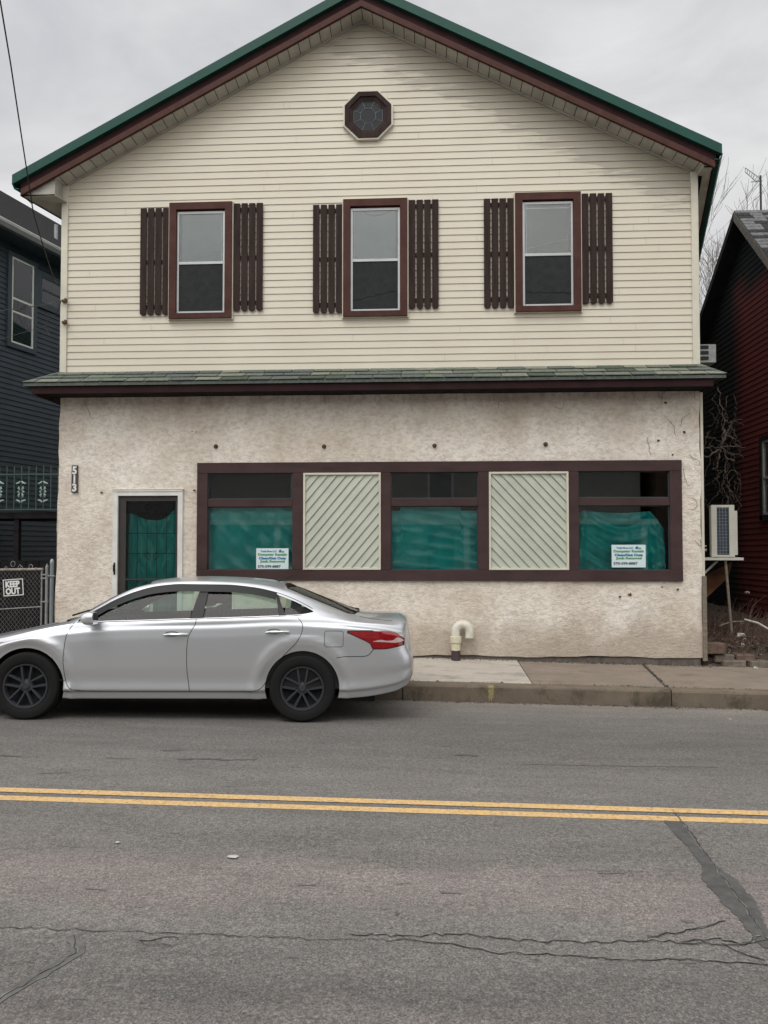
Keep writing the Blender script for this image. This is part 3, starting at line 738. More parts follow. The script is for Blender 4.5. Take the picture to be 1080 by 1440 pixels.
# stucco wall with openings
zb = .205
sx = [W(p, 740).x for p in (278,293,412,427,536,550,672,687,799,813,941,958)]
zT, zPT, zR1, zR0, zPB, zB = [W(600, p).z for p in (649.5,664.5,701,712,801.5,816.5)]
dx0, dx1, dz1 = W(160, 760).x, W(258, 760).x, W(210, 689).z; dz0 = .32
mb = MB()
xs = sorted(set([XL, dx0, dx1, sx[0]+.02, sx[-1]-.02, XR])); zs = [zb, .32, zB+.02, dz1, zT-.02, 4.03]
zs = sorted(zs)
def wallpatch(x0, x1, z0, z1):
    nx, nz = max(1, int((x1-x0)/.18)), max(1, int((z1-z0)/.18))
    for i in range(nx):
        for k in range(nz):
            a, b, c_, d = x0+(x1-x0)*i/nx, x0+(x1-x0)*(i+1)/nx, z0+(z1-z0)*k/nz, z0+(z1-z0)*(k+1)/nz
            def o(x, z):
                e = .006*math.sin(x*2.3+z*1.1)+.004*math.sin(x*5.1-z*4.2)
                return (x-(.05*(1-(z-zb)/3.8) if abs(x-XL) < 1e-6 else 0)+(.01*math.sin(z*5)+.006*math.sin(z*17) if abs(x-XR) < 1e-6 or abs(x-XL) < 1e-6 else 0), FY-.02+e, z+(.012*math.sin(x*3.1)+.006*math.sin(x*11) if abs(z-zb) < 1e-6 else 0))
            mb.add([o(a,c_), o(b,c_), o(b,d), o(a,d)], [(0,1,2,3)])
for i in range(len(xs)-1):
    for k in range(len(zs)-1):
        cx, cz = (xs[i]+xs[i+1])/2, (zs[k]+zs[k+1])/2
        if dx0 < cx < dx1 and cz < dz1: continue
        if sx[0] < cx < sx[-1] and zB < cz < zT: continue
        wallpatch(xs[i], xs[i+1], zs[k], zs[k+1])
# returns
mb.add([(XL-.05,FY-.02,zb),(XL-.05,FY+.3,zb),(XL,FY+.3,4.03),(XL,FY-.02,4.03)], [(0,1,2,3)])
mb.add([(XR,FY-.02,zb),(XR,FY+.3,zb),(XR,FY+.3,4.03),(XR,FY-.02,4.03)], [(3,2,1,0)])
mb.add([(XL,FY-.015,zb),(XR,FY-.015,zb),(XR,FY+.1,zb),(XL,FY+.1,zb)], [(0,1,2,3)])
bmm = mb.build('stucco_wall', MT['stucco'], house, recalc=False)
bm = bmesh.new(); bm.from_mesh(bmm.data); bmesh.ops.remove_doubles(bm, verts=bm.verts, dist=.0005); bm.to_mesh(bmm.data); bm.free()
MB().box(XL, XR-.02, FY+.0, FY+.3, -.3, zb-.006).build('foundation', MT['found'], house)
MB().box(XR+.012, XR+.05, FY-.012, FY+.1, 1.2, 4.0).build('corner_board', MT['cream'], house)
MB().box(XR-.0, XR+.058, FY-.05, FY-.02, .16, 1.36).build('corner_board', MT['ply'], house)

# shopfront
yF0, yF1 = FY-.055, FY+.05
mb = MB()
mb.box(sx[0], sx[11], yF0, yF1, zPT, zT); mb.box(sx[0], sx[11], yF0-.004, yF1, zB, zPB)
sf = mb.build('shopfront', MT['brown'], house, bevel=.004)
for a, b in ((0,1),(2,3),(4,5),(6,7),(8,9),(10,11)):
    MB().box(sx[a], sx[b], yF0+.002, yF1, zPB+.001, zPT-.001).build('mullion', MT['brown'], sf, bevel=.004)
for a, b in ((1,2),(5,6),(9,10)):
    MB().box(sx[a]+.001, sx[b]-.001, yF0+.012, yF1, zR0, zR1).build('transom', MT['brown'], sf, bevel=.003)
    mb = MB(); e = .012
    for z0, z1 in ((zPB, zR0), (zR1, zPT)):
        for q in ((sx[a],sx[a]+e,z0,z1),(sx[b]-e,sx[b],z0,z1),(sx[a]+e,sx[b]-e,z0,z0+e),(sx[a]+e,sx[b]-e,z1-e,z1)): mb.box(q[0]+.001,q[1]-.001,FY-.012,FY+.02,q[2]+.001,q[3]-.001)
    mb.build('glazing_bead', MT['bluetrim'], sf)
    pn = MB().box(sx[a]+.005, sx[b]-.005, FY+.004, FY+.009, zPB+.005, zPT-.005).build('pane', MT['glass'], sf)
for (a, b), sgn in (((3,4), 1), ((7,8), -1)):
    x0, x1, z0, z1 = sx[a]+.002, sx[b]-.002, zPB+.002, zPT-.002
    e = .03; mb = MB()
    for q in ((x0,x0+e,z0,z1),(x1-e,x1,z0,z1),(x0+e,x1-e,z0,z0+e),(x0+e,x1-e,z1-e,z1)): mb.box(*q[:2], yF0-.012, yF1, *q[2:])
    pan = mb.build('panel_frame', MT['cream'], sf, bevel=.003)
    mb = MB(); rect = [(x0+e,z0+e),(x1-e,z0+e),(x1-e,z1-e),(x0+e,z1-e)]
    ang = R(50) if sgn > 0 else R(-47)
    laps(mb, rect, ang, .103, .02 if sgn > 0 else .02, lambda u, v, d: (u, FY-.025-d, v))
    mb.build('diagonal_boarding', MT['lattice'], pan)
# tarps inside the three windows
def cloth(name, x0, x1, z0, z1, Y, seed, sag, parent, nx=110, nz=100, amp=.02, drape=0):
    rnd = random.Random(seed); ws = [(rnd.uniform(-1,1), rnd.uniform(4,16), rnd.uniform(0,6.3), rnd.uniform(.4,1)) for _ in range(9)]
    vs = []
    for k in range(nz+1):
        for i in range(nx+1):
            u, v = i/nx, k/nz
            if drape: pass
            ztop = z1-sag(u)
            x = x0+(x1-x0)*u; z = z0+(ztop-z0)*v
            d = .50/2.2*sum(a_*abs(math.sin((math.cos(th*1.3)*(u-.5)+math.sin(th*1.3)*(v-.5)*1.3+.25*(u-.5)*(v-.5))*f_+ph))**3 for th, f_, ph, a_ in ws)*amp
            if drape:
                w2 = v+.45*(u-.5)**2*(-4)+.45
                w3 = v+drape*(1-(2*u-1)**2)
                env = math.exp(-((u-.5)/.36)**4)
                d += .062*env*abs(math.sin(9.0*w3+1.3*math.sin(3*u+seed)))**1.5+.024*env*abs(math.sin(19*w3+2*u))**2
                e2 = 1-env*.7; d += .060*e2*abs(math.sin(13*u+2.2*v*(u-.5)+seed))**1.6+.020*e2*abs(math.sin(29*u+4*v*(u-.5)))
            else: d += .03*math.sin(3.14*u)*(1-v)*.5
            vs.append((x, Y-d, z))
    m = MB(); m.add(vs, [(k*(nx+1)+i, k*(nx+1)+i+1, (k+1)*(nx+1)+i+1, (k+1)*(nx+1)+i) for k in range(nz) for i in range(nx)])
    return m.build(name, MT['tarp'], parent, smooth=True, recalc=False)
ti = thing('tarp', (sx[1], FY+.15, zPB), 'taut teal tarp behind the left shop window', 'tarp', 'teal tarps hung inside the openings')
t1 = cloth('sheet', sx[1]-.05, sx[2]+.03, zPB-.02, zR0+.02, FY+.14, 3, lambda u: .02*math.sin(u*9), ti, amp=.05)
ti = thing('tarp', (sx[5], FY+.15, zPB), 'bright teal tarp sloping down at the sides in the middle shop window', 'tarp', 'teal tarps hung inside the openings')
cloth('sheet', sx[5]-.03, sx[6]+.03, zPB-.02, zR0+.02, FY+.14, 11, lambda u: .0 if .12 < u < .8 else .08, ti, amp=.05)
ti = thing('tarp', (sx[9], FY+.15, zPB), 'crumpled dark teal tarp bunched in the right shop window', 'tarp', 'teal tarps hung inside the openings')
cloth('sheet', sx[9]-.02, sx[10]-.02, zPB-.02, zR0+.01, FY+.23, 23, lambda u: .05+.10*math.sin(3.14*u)*.6+.16*max(0, (.1-u)*5)+.45*max(0, (u-.84)*4), ti, amp=.06, drape=.35)
# dark room behind
mb = MB(); mb.box(XL+.3, XR-.3, FY+3.0, FY+3.05, .1, 4.0); mb.box(XL+.3, XR-.3, FY+.3, FY+3, 3.3, 3.35); mb.box(XL+.3, XR-.3, FY+.3, FY+3, .1, .15)
mb.build('room', MT['darkboard'], house)
# door
mb = MB(); t = .075
mb.box(dx0, dx0+t, FY-.05, FY+.06, dz0, dz1-.001); mb.box(dx1-t, dx1, FY-.05, FY+.06, dz0, dz1-.001)
mb.box(dx0+t, dx1-t, FY-.048, FY+.06, dz1-.09, dz1-.03); mb.box(dx0-.012, dx1+.012, FY-.065, FY+.06, dz1-.001, dz1+.012)
mb.box(dx0+.005, dx1-.005, FY-.058, FY+.0, dz1-.029, dz1-.002)
door = mb.build('door', MT['white'], house, bevel=.003)
mb = MB(); ix0, ix1 = dx0+t+.002, dx1-t-.002; it = dz1-.095; sw = .085
mb.box(ix0, ix0+.11, FY-.012, FY+.03, dz0, it); mb.box(ix1-.04, ix1, FY-.012, FY+.03, dz0, it); mb.box(ix0+.11, ix1-.04, FY-.011, FY+.03, it-.07, it)
mb.box(ix0+.11, ix1-.04, FY-.011, FY+.03, dz0, dz0+.35); mb.box(ix0+.11, ix1-.04, FY-.013, FY+.03, W(200,815).z-.008, W(200,815).z+.012)
mb.build('door_frame', mat('dark_bronze', (.035,.030,.028), .5, var=.2), door)
# iron grille scrollwork behind the storm glass
mb = MB(); gx0, gx1 = ix0+.115, ix1-.045
for k in range(6): xx = gx0+(gx1-gx0)*k/5; mb.tube([(xx,FY+.045,dz0+.36),(xx,FY+.045,it-.08)], .0045, 5)
for zz in (it-.25, it-.55, it-.85, it-1.25): mb.tube([(gx0,FY+.045,zz),(gx1,FY+.045,zz)], .005, 5)
for zz in (it-.18, it-.9):
    for sgn in (-1, 1):
        cx = (gx0+gx1)/2+sgn*.06
        mb.tube([(cx+sgn*.05*math.cos(a*.5)*(1-a*.04), FY+.043, zz+.07*math.sin(a*.5)*(1-a*.04)) for a in range(0, 15)], .004, 5)
mb.build('grille', MT['black'], door)
MB().box(gx0, gx1, FY+.012, FY+.016, dz0+.35, it-.07).build('pane', MT['doorglass'], door)
hy = W(162, 800).z
mb = MB(); hx = dx0+.035
mb.tube([(hx,FY-.05,hy+.07),(hx,FY-.085,hy+.06),(hx+.004,FY-.09,hy-.02),(hx+.008,FY-.075,hy-.07)], [.008,.009,.010,.006], 8)
mb.box(hx-.012, hx+.012, FY-.054, FY-.049, hy-.085, hy+.095); mb.build('handle', MT['black'], door)
ti = thing('tarp', (dx0+.2, FY+.15, dz0), 'draped dark teal tarp sagging behind the glass of the storm door', 'tarp', 'teal tarps hung inside the openings')
cloth('sheet', gx0-.02, gx1+.02, dz0+.2, it-.09, FY+.22, 5, lambda u: .14+.12*math.sin(3.14*u)-.12*max(0,u-.7)*3, ti, amp=.05, drape=.30)

# rusted anchor bolts above the shopfront, small wall marks
for px, py in ((304,628),(456,628),(611,627),(767,625)):
    p = W(px, py); mb = MB(); mb.lathe([(.002,-.045),(.020,-.042),(.022,-.02),(.03,-.018),(.034,-.0)], (p.x,FY-.015,p.z), 'y', 10)
    mb.tube([(p.x,FY-.05,p.z),(p.x+.004,FY-.055,p.z-.03),(p.x+.004,FY-.03,p.z-.036)], .006, 5)
    mb.build('anchor_bolt', MT['rust'], house)
for px, py, s in ((531,0,0),(144,693,1),(274,690,1),(271,607,.6),(277,608,.5),(935,567,1.2),(925,620,1.1),(961,608,1.3),(945,640,.8),(885,836,1.6),(871,839,1),(930,825,.8),(952,829,.9),(903,700,0)):
    if not s: continue
    p = W(px, py); mb = MB(); n = 9; a0 = random.random()*3
    mb.add([(p.x+s*.022*math.cos(k*6.28/n)*random.uniform(.5,1.3), FY-.034+random.uniform(-.002,.002), p.z+s*.016*math.sin(k*6.28/n)*random.uniform(.4,1.3)) for k in range(n)]+[(p.x,FY-.04,p.z)], [(k,(k+1)%n,n) for k in range(n)])
    mb.build('spall_mark', MT['rust'], house, recalc=False)
mb = MB()                                      # dead creeper tendrils clinging to the stucco at the right
rv = random.Random(4)
for px, py in ((905,560),(930,570),(938,590),(955,600),(968,640),(972,700),(975,560),(960,660),(976,760),(700,575),(120,565),(915,640),(660,560),(780,572)):
    x, z = W(px, py).x, W(px, py).z; a = rv.uniform(0, 6.3); pts = []
    for k in range(9):
        pts.append((x, FY-.034+rv.uniform(-.004,.002), z)); a += rv.uniform(-.7,.7); x += .035*math.cos(a)*.8; z += .035*math.sin(a)
        x = min(x, XR-.01)
    MB().tube(pts, .0028, 4).build('creeper_stem', MT['rust'], house)

# house number plate, painted vertical digits
npz = W(107, 674); pltw = .105; 
npl = thing('number_sign', (npz.x, FY-.04, npz.z), 'narrow dark upright plate with white house number 513', 'number sign')
MB().box(npz.x-.048, npz.x+.048, FY-.05, FY-.034, npz.z-.205, npz.z+.205).build('backplate', MT['plate'], npl, bevel=.003)
for k, ch in enumerate('513'):
    text_mesh(ch, .155, MT['chalk'], 'digit', npl, (npz.x, FY-.053, npz.z+.128-k*.128), .002, (.92,1.0), .007)

# business signs behind the glass
def bizsign(px, py, label):
    c_ = W(px, py, FY+.0); s = thing('poster', (c_.x, FY-.0, c_.z-.165), label, 'poster', 'window posters of the waste hauler')
    w, h = .48, .325; Y = FY-.002
    MB().box(c_.x-w/2, c_.x+w/2, Y, Y+.004, c_.z-h/2, c_.z+h/2).build('board', MT['signwhite'], s)
    def T(t, dx, dz, sz, m, wd, bold=.0015):
        o = text_mesh(t, sz, m, 'lettering', s, (c_.x+dx, Y-.002, c_.z+dz), .0005, (1,1), bold)
        xs_ = [v.co.x for v in o.data.vertices]; k = wd/(max(xs_)-min(xs_)); mx = (max(xs_)+min(xs_))/2
        for v in o.data.vertices: v.co.x = mx+(v.co.x-mx)*k
    T('Trash Bros LLC', -.055, .118, .036, MT['ink_blue'], .24)
    T('Dumpster Rentals', 0, .066, .046, MT['ink_green'], .43, .003)
    T('Clean/Gut Outs', 0, .016, .046, MT['ink_blue'], .40, .003)
    T('Junk Removal', 0, -.034, .044, MT['ink_green'], .37, .003)
    T('570-599-8887', -.045, -.105, .05, MT['ink_black'], .34, .0012)
    mb = MB(); lx, lz = c_.x+.12, c_.z+.118                       # small house-shaped emblem with a bin
    mb.prism([(lx-.025,lz-.018),(lx+.02,lz-.018),(lx+.02,lz+.008),(lx-.002,lz+.028),(lx-.025,lz+.008)], Y-.002, Y, 0)
    mb.prism([(lx+.028,lz-.022),(lx+.052,lz-.022),(lx+.056,lz+.006),(lx+.024,lz+.006)], Y-.0025, Y, 1)
    mb.build('emblem', [MT['ink_blue'], MT['ink_green']], s)
bizsign(383, 786.5, 'pale blue poster low in the left shop window, over the taut tarp')
bizsign(884, 782, 'pale blue poster low in the right shop window, over the crumpled tarp')

# pvc vent with return bend at the wall foot
p = W(641, 905, FY-.12); vp = thing('vent_pipe', (p.x, FY-.12, .2), 'white plastic vent pipe with a return bend standing at the wall foot', 'vent pipe')
zz = W(641, 895, FY-.12).z; r_ = .066; rb = .098; top = W(651, 888, FY-.12).z
mb = MB(); pts = [(p.x, FY-.12, zz-.02), (p.x, FY-.12, top)]
for k in range(1, 13): a = math.pi-k*math.pi/12; pts.append((p.x+rb+rb*math.cos(a), FY-.12, top+rb*math.sin(a)*1.05))
pts.append((p.x+2*rb, FY-.12, top-.09)); mb.tube(pts, .062, 20); mb.build('bend', MT['pvc'], vp, smooth=True)
mb = MB(); mb.lathe([(.04,zz-.085),(.080,zz-.085),(.083,zz-.0),(.063,zz+.004)], (p.x,FY-.12,0), 'z', 20); mb.lathe([(.066,zz-.20),(.068,zz-.085)], (p.x,FY-.12,0), 'z', 8)
mb.build('coupling', mat('yellowed_pvc', (.66,.62,.46), .5, var=.15, vscale=20), vp)
mb = MB(); mb.lathe([(.064,.08),(.064,zz-.195)], (p.x,FY-.12,0), 'z', 20); mb.build('iron_stub', mat('purple_brown', (.055,.035,.038), .7, var=.3), vp)

# insulators and service cable at the left corner
for py in (425, 455):
    q = W(92, py); mb = MB(); mb.box(q.x-.02,q.x+.05,FY-.075,FY-.035,q.z-.018,q.z+.018); mb.lathe([(.001,-.03),(.02,-.025),(.02,.025),(.001,.03)], (q.x+.045,FY-.09,q.z), 'z', 8)
    mb.build('insulator', MT['rust'], house)
a = W(90, 425); mb = MB()
pts = [Vector((a.x, FY-.08, a.z)), W(60, 429, 10.0), W(0, 437, 8.6), W(-60, 446, 7.2)]
mb.tube(pts, .005, 5); mb.tube([Vector((a.x,FY-.08,a.z)), W(78,445,10.85), W(68,440,10.9), W(64,462,10.9), W(70,472,10.9)], .006, 5)
mb.tube([W(70,470,10.9), W(66,458,10.9), W(0,477,8.8), W(-60,490,7.4)], .003, 4)
tag(mb.build('telephone_wire', MT['wire'], loc=(a.x, FY, a.z)), 'thin slack wires running left from the insulator on the corner post', 'wire')
mb = MB(); mb.tube([W(80,398,10.72), W(76,394,10.4), W(62,350,9.6), W(47,300,9.0), W(30,190,8.0), W(15,90,7.2), W(0,0,6.4), W(-18,-110,5.6), W(-40,-260,4.6)], .008, 6)
tag(mb.build('service_cable', MT['wire'], loc=tuple(W(80,398,10.72))), 'dark overhead cable dropping steeply to the left house corner', 'cable')

# ------------------------------------------------------------------ left: blue neighbour house
bd = Vector((math.sin(R(15.4)), math.cos(R(15.4)), 0)); B0 = W(0, 700, 14.5); B0.z = 0
def BW(px, py):        # measurement on the plane of the blue wall -> (t, z)
    d = ray(px, py); n = Vector((bd.y, -bd.x, 0)); t = (B0-P0).dot(n)/d.dot(n); p = P0+d*t
    return (p-B0).dot(bd), p.z
def B3(u, v, d): n = Vector((bd.y, -bd.x, 0)); return tuple(B0+bd*u+Vector((0,0,v))+n*d)
blue = thing('house', tuple(B0), 'dark blue clapboard house at the left with a grey shingle roof', 'house')
def bbox_(mb, u0, u1, v0, v1, d0, d1, mi=0):
    mb.hull8([B3(u0,v0,d1),B3(u1,v0,d1),B3(u1,v0,d0),B3(u0,v0,d0),B3(u0,v1,d1),B3(u1,v1,d1),B3(u1,v1,d0),B3(u0,v1,d0)], mi)
t0, z0 = BW(0, 306); t1, z1 = BW(78, 350); gz = (z0+z1)/2-.24
print('blue gutter z', z0, z1, 't', t0, t1)
mb = MB(); laps(mb, [(-3, -.2), (9, -.2), (9, gz-.02), (-3, gz-.02)], 0, .107, .016, B3)
mb.build('siding', MT['bluesiding'], blue)
mb = MB(); bbox_(mb, -3, 9, -.2, gz, -.12, 0); bbox_(mb, -3, -2.9, -.2, gz, -6, -.12); mb.build('wall', MT['bluesiding'], blue)
mb = MB(); bbox_(mb, -3.2, 9.2, gz-.17, gz-.141, .01, .46); mb.build('soffit', MT['bluetrim'], blue)
mb = MB()
n_ = 10
prof = [(.42, gz-.14), (.42, gz-.02), (.53, gz-.02), (.55, gz-.07), (.50, gz-.14)]
mb.add([B3(u, v, d) for u in (-3.2, 9.2) for d, v in prof], [(i, (i+1)%5, (i+1)%5+5, i+5) for i in range(5)]+[(4,3,2,1,0),(5,6,7,8,9)])
mb.build('gutter', MT['gutter'], blue)
mb = MB(); mb.add([B3(u, v, d) for u in (-3.2, 9.2) for d, v in ((.548, gz-.03), (.548, gz-.012), (.562, gz-.012), (.562, gz-.03))], [(i, (i+1)%4, (i+1)%4+4, i+4) for i in range(4)]); mb.build('gutter_lip', MT['white'], blue)
# roof rising back from the eave
rt = BW(0, 275)
mb = MB(); ang = .73
mb.add([B3(-3.3, gz-.01, .5), B3(9.3, gz-.01, .5), B3(9.3, gz-.01+4.2*ang, -3.7), B3(-3.3, gz-.01+4.2*ang, -3.7), B3(-3.3, gz-.06, .5), B3(9.3, gz-.06, .5), B3(9.3, gz-.06+4.2*ang, -3.7), B3(-3.3, gz-.06+4.2*ang, -3.7)],
       [(0,1,2,3),(7,6,5,4),(0,4,5,1),(1,5,6,2),(2,6,7,3),(3,7,4,0)])
mb.build('roof', MT['darkroof'], blue)
mb = MB()
for k in range(16):
    d = .42-k*.26; v = gz+.0+(.5-d)*ang
    mb.add([B3(-3.3, v-.006, d+.02), B3(9.3, v-.006, d+.02), B3(9.3, v+.012, d-.0), B3(-3.3, v+.012, d-.0), B3(9.3, v+.26*ang-.004, d-.26), B3(-3.3, v+.26*ang-.004, d-.26)], [(0,1,2,3),(3,2,4,5)])
mb.build('roof_course', MT['darkroof'], blue)
u, v = BW(67, 318); 
for d_ in (-.6,):
    mb = MB(); base = Vector(B3(u+.9, gz+.7, -.6)); mb.tube([base-Vector((0,0,.2)), base+Vector((0,0,.42))], .045, 10); mb.lathe([(.11,-.02),(.05,.06)], tuple(base+Vector((0,0,-.05))), 'z', 10)
    mb.build('vent_stack', MT['galv'], blue)
# windows on the blue wall
def bluewin(pa, pb, pt, pb_, white=True):
    ua, ub = BW(pa, 430)[0], BW(pb, 430)[0]; v1 = (BW(pa, pt[0])[1]+BW(pb, pt[1])[1])/2; v0 = (BW(pa, pb_[0])[1]+BW(pb, pb_[1])[1])/2
    mb = MB(); f = .10
    for q in ((ua-f,ua,v0-f,v1+f),(ub,ub+f,v0-f,v1+f),(ua,ub,v1,v1+f),(ua,ub,v0-f,v0)): bbox_(mb, *q, .0, .05)
    w = mb.build('window', MT['bluetrim'], blue)
    mb = MB(); s = .035; fm = MT['white'] if white else MT['bluetrim']
    for q in ((ua,ua+s,v0,v1),(ub-s,ub,v0,v1),(ua+s,ub-s,v1-s,v1),(ua+s,ub-s,v0,v0+s)): bbox_(mb, *q, .0, .045)
    vm = v0+(v1-v0)*.52; bbox_(mb, ua+s, ub-s, vm-.02, vm+.02, .0, .042)
    if white: bbox_(mb, ua+s, ub-s, vm-.29, vm-.255, .0, .040)
    mb.build('sash', fm, w)
    mb = MB(); bbox_(mb, ua+s, ub-s, v0+s, v1-s, .026, .030); mb.build('pane', MT['glass'], w)
    mb = MB(); bbox_(mb, ua+s, ub-s, vm, v1-s, .020, .023); mb.build('curtain', MT['sky_grey_light'] if white else MT['screen'], w)
    mb = MB(); bbox_(mb, ua+s, ub-s, v0+s, vm, .018, .021); mb.build('interior', MT['dark'], w)
bluewin(14, 45, (361,374), (482,491))
bluewin(55, 100, (391,405), (426,445), False)
# iron balcony railing in front of the blue house
ra, rb_ = W(-120, 717, 13.0), W(86, 716, 13.0); rtop = W(40, 667, 13.0).z; rbot = ra.z; 
rail = thing('railing', tuple(W(40, 717, 13.0)), 'dark green iron railing with pale cast ornaments before the blue house', 'railing')
for z_ in (rtop, rbot): MB().box(ra.x, rb_.x, 12.985, 13.015, z_-.012, z_+.012).build('rail', MT['irongreen'], rail)
mb = MB(); x = rb_.x-.06; k = 0; orn = []
while x > ra.x:
    MB().box(x-.007, x+.007, 12.993, 13.007, rbot, rtop+.15).build('baluster', MT['irongreen'], rail)
    if k % 3 == 2: orn.append(x)
    x -= .136; k += 1
for x in orn:
    mb = MB(); zc_ = (rtop+rbot)/2
    for sg in (-1, 1):
        for sv in (-1, 1):
            mb.tube([(x+sg*.012,12.98,zc_+sv*.19),(x+sg*.035,12.98,zc_+sv*.165),(x+sg*.075,12.98,zc_+sv*.15),(x+sg*.095,12.98,zc_+sv*.155)], [.012,.020,.014,.006], 6)
            mb.tube([(x+sg*.02,12.98,zc_+sv*.03),(x+sg*.042,12.98,zc_+sv*.06),(x+sg*.035,12.98,zc_+sv*.10)], [.008,.020,.007], 6)
        mb.tube([(x+sg*.03,12.98,zc_-.02),(x+sg*.055,12.98,zc_),(x+sg*.03,12.98,zc_+.02)], [.012,.018,.012], 6)
    mb.build('ornament', MT['casting'], rail)
deckm = MB(); deckm.box(ra.x-1, rb_.x, 13.03, 14.2, rbot-.16, rbot-.05); deckm.build('deck', MT['darkboard'], rail)
mb = MB()
for xx in (ra.x+.3, rb_.x-.9): MB().box(xx, xx+.09, 13.05, 13.14, .2, rbot-.16).build('support_post', MT['darkboard'], rail)
# dark board fence behind the gate
df = thing('board_fence', (-7, 12.6, .3), 'black board fence in the shade behind the chain link gate', 'fence')
mb = MB()
for k in range(36):
    x = -9.8+k*.115; mb.box(x, x+.108, 12.6+random.uniform(0,.01), 12.63, .1, 1.55+random.uniform(-.02,.02))
mb.build('boards', MT['darkboard'], df)
mb = MB(); mb.box(-9.8,-5.7,12.64,12.7,.5,.58); mb.box(-9.8,-5.7,12.64,12.7,1.25,1.33); mb.build('fence_rail', MT['darkboard'], df)
mb = MB(); grid(mb, fr(-16, XL, 10), fr(FY-.02, 24, 12), lambda X, Y: walkz(X, FY)-.03+.01*math.sin(X*7+Y*3)); tag(mb.build('side_yard', MT['soil'], recalc=False), kind='structure')

# chain-link gate
gY = 10.88
ga = W(58, 800, gY); gate = thing('gate', (ga.x-.6, gY, .25), 'galvanised chain link gate with a rusted top rail left of the house', 'gate')
gx1 = W(59, 800, gY).x; gx0 = gx1-1.25; gzt = W(50, 800.5, gY).z; gzb = .38
mb = MB(); mb.tube([(gx0,gY,gzt-.02),(gx1+.02,gY,gzt)], .021, 10); mb.build('top_rail', mat('rusty_galvanised', (.26,.235,.20), .8, var=.5, vscale=25), gate, smooth=True)
mb = MB(); mb.tube([(gx1,gY,gzb),(gx1,gY,gzt+.02)], .012, 8); mb.tube([(gx0,gY,gzb),(gx0,gY,gzt)], .021, 8); mb.tube([(gx0,gY,gzb),(gx1,gY,gzb)], .021, 8); mb.tube([(gx0,gY,gzb+.42),(gx1,gY,gzb+.5)], .008, 6); mb.build('gate_frame', MT['galv'], gate, smooth=True)
mb = MB(); sp = .062; w_, h_ = gx1-gx0, gzt-gzb; rect = [(gx0,gzb),(gx1,gzb),(gx1,gzt),(gx0,gzt)]
k = -int(h_/sp)-1
while k*sp < w_+h_:
    for s in (1, -1):
        x0 = gx0+k*sp if s > 0 else gx0+k*sp
        # line through (x0, bottom) at 52 deg
        pts = []
        z = gzb; x = x0; dz = sp*.62; dxs = sp*.5*s; n = 0
        if s < 0: x = gx0+k*sp
        seg = []
        while z < gzt:
            if gx0 <= x <= gx1: seg.append((x, gY+(.004 if n % 2 else -.004), z))
            x += dxs; z += dz; n += 1
        if len(seg) > 1: mb.tube(seg, .0020, 3, cap=False)
    k += 1
k = 0
mb.build('mesh', MT['galv'], gate, recalc=False)
mb = MB()
for px, py, r_ in ((18,793,.035),(43,797,.03),(30,799,.02),(8,799,.02),(50,800,.015)):
    c_ = W(px, py, gY); mb.tube([(c_.x+r_*math.cos(a), gY+.01*math.sin(a*.7), c_.z-.0+r_*1.2*math.sin(a)) for a in fr(-1.4, 4.6, 12)], .0035, 4)
mb.tube([W(32,798,gY-.01), W(28,794,gY), W(24,800,gY)], .0035, 4)
mb.build('wire_loop', MT['galv'], gate)
post = thing('fence_post', (W(64.5,880,gY).x, gY, .25), 'thin galvanised gate post with clamps, beside the gate', 'post')
mb = MB(); xp = W(64.5,850,gY-.02).x; zt = W(64,795,gY).z; mb.tube([(xp,gY,.1),(xp,gY,zt-.03)], .023, 12); mb.lathe([(.024,zt-.03),(.022,zt-.01),(.010,zt),(.008,zt+.02),(.001,zt+.025)], (xp,gY,0), 'z', 12); mb.build('tube', MT['galv'], post, smooth=True)
mb = MB()
for py in (808, 813, 846): z = W(64,py,gY).z; mb.lathe([(.024,z-.012),(.031,z-.012),(.031,z+.012),(.024,z+.012)], (xp,gY,0), 'z', 12); mb.box(gx1-.015, xp, gY-.012, gY-.004, z-.010, z+.010)
mb.build('clamp', MT['galv'], post)
xq = W(72.5,850,gY).x; zt = W(72,788,gY).z
post = thing('fence_post', (xq, gY, .25), 'thick blue grey fence post with domed cap against the house corner', 'post')
mb = MB(); mb.tube([(xq,gY,.1),(xq,gY,zt-.03)], .030, 14); mb.build('tube', MT['galvb'], post, smooth=True)
mb = MB(); mb.lathe([(.031,zt-.045),(.032,zt-.03),(.028,zt-.005),(.012,zt+.02),(.001,zt+.026)], (xq,gY,0), 'z', 14); mb.build('cap', MT['galv'], post, smooth=True)
mb = MB(); z = W(72,810,gY).z; mb.lathe([(.031,z-.012),(.038,z-.012),(.038,z+.012),(.031,z+.012)], (xq,gY,0), 'z', 12); mb.tube([(xq-.05,gY-.03,z),(xq+.06,gY-.035,z)], .010, 6); mb.build('clamp', MT['galv'], post)
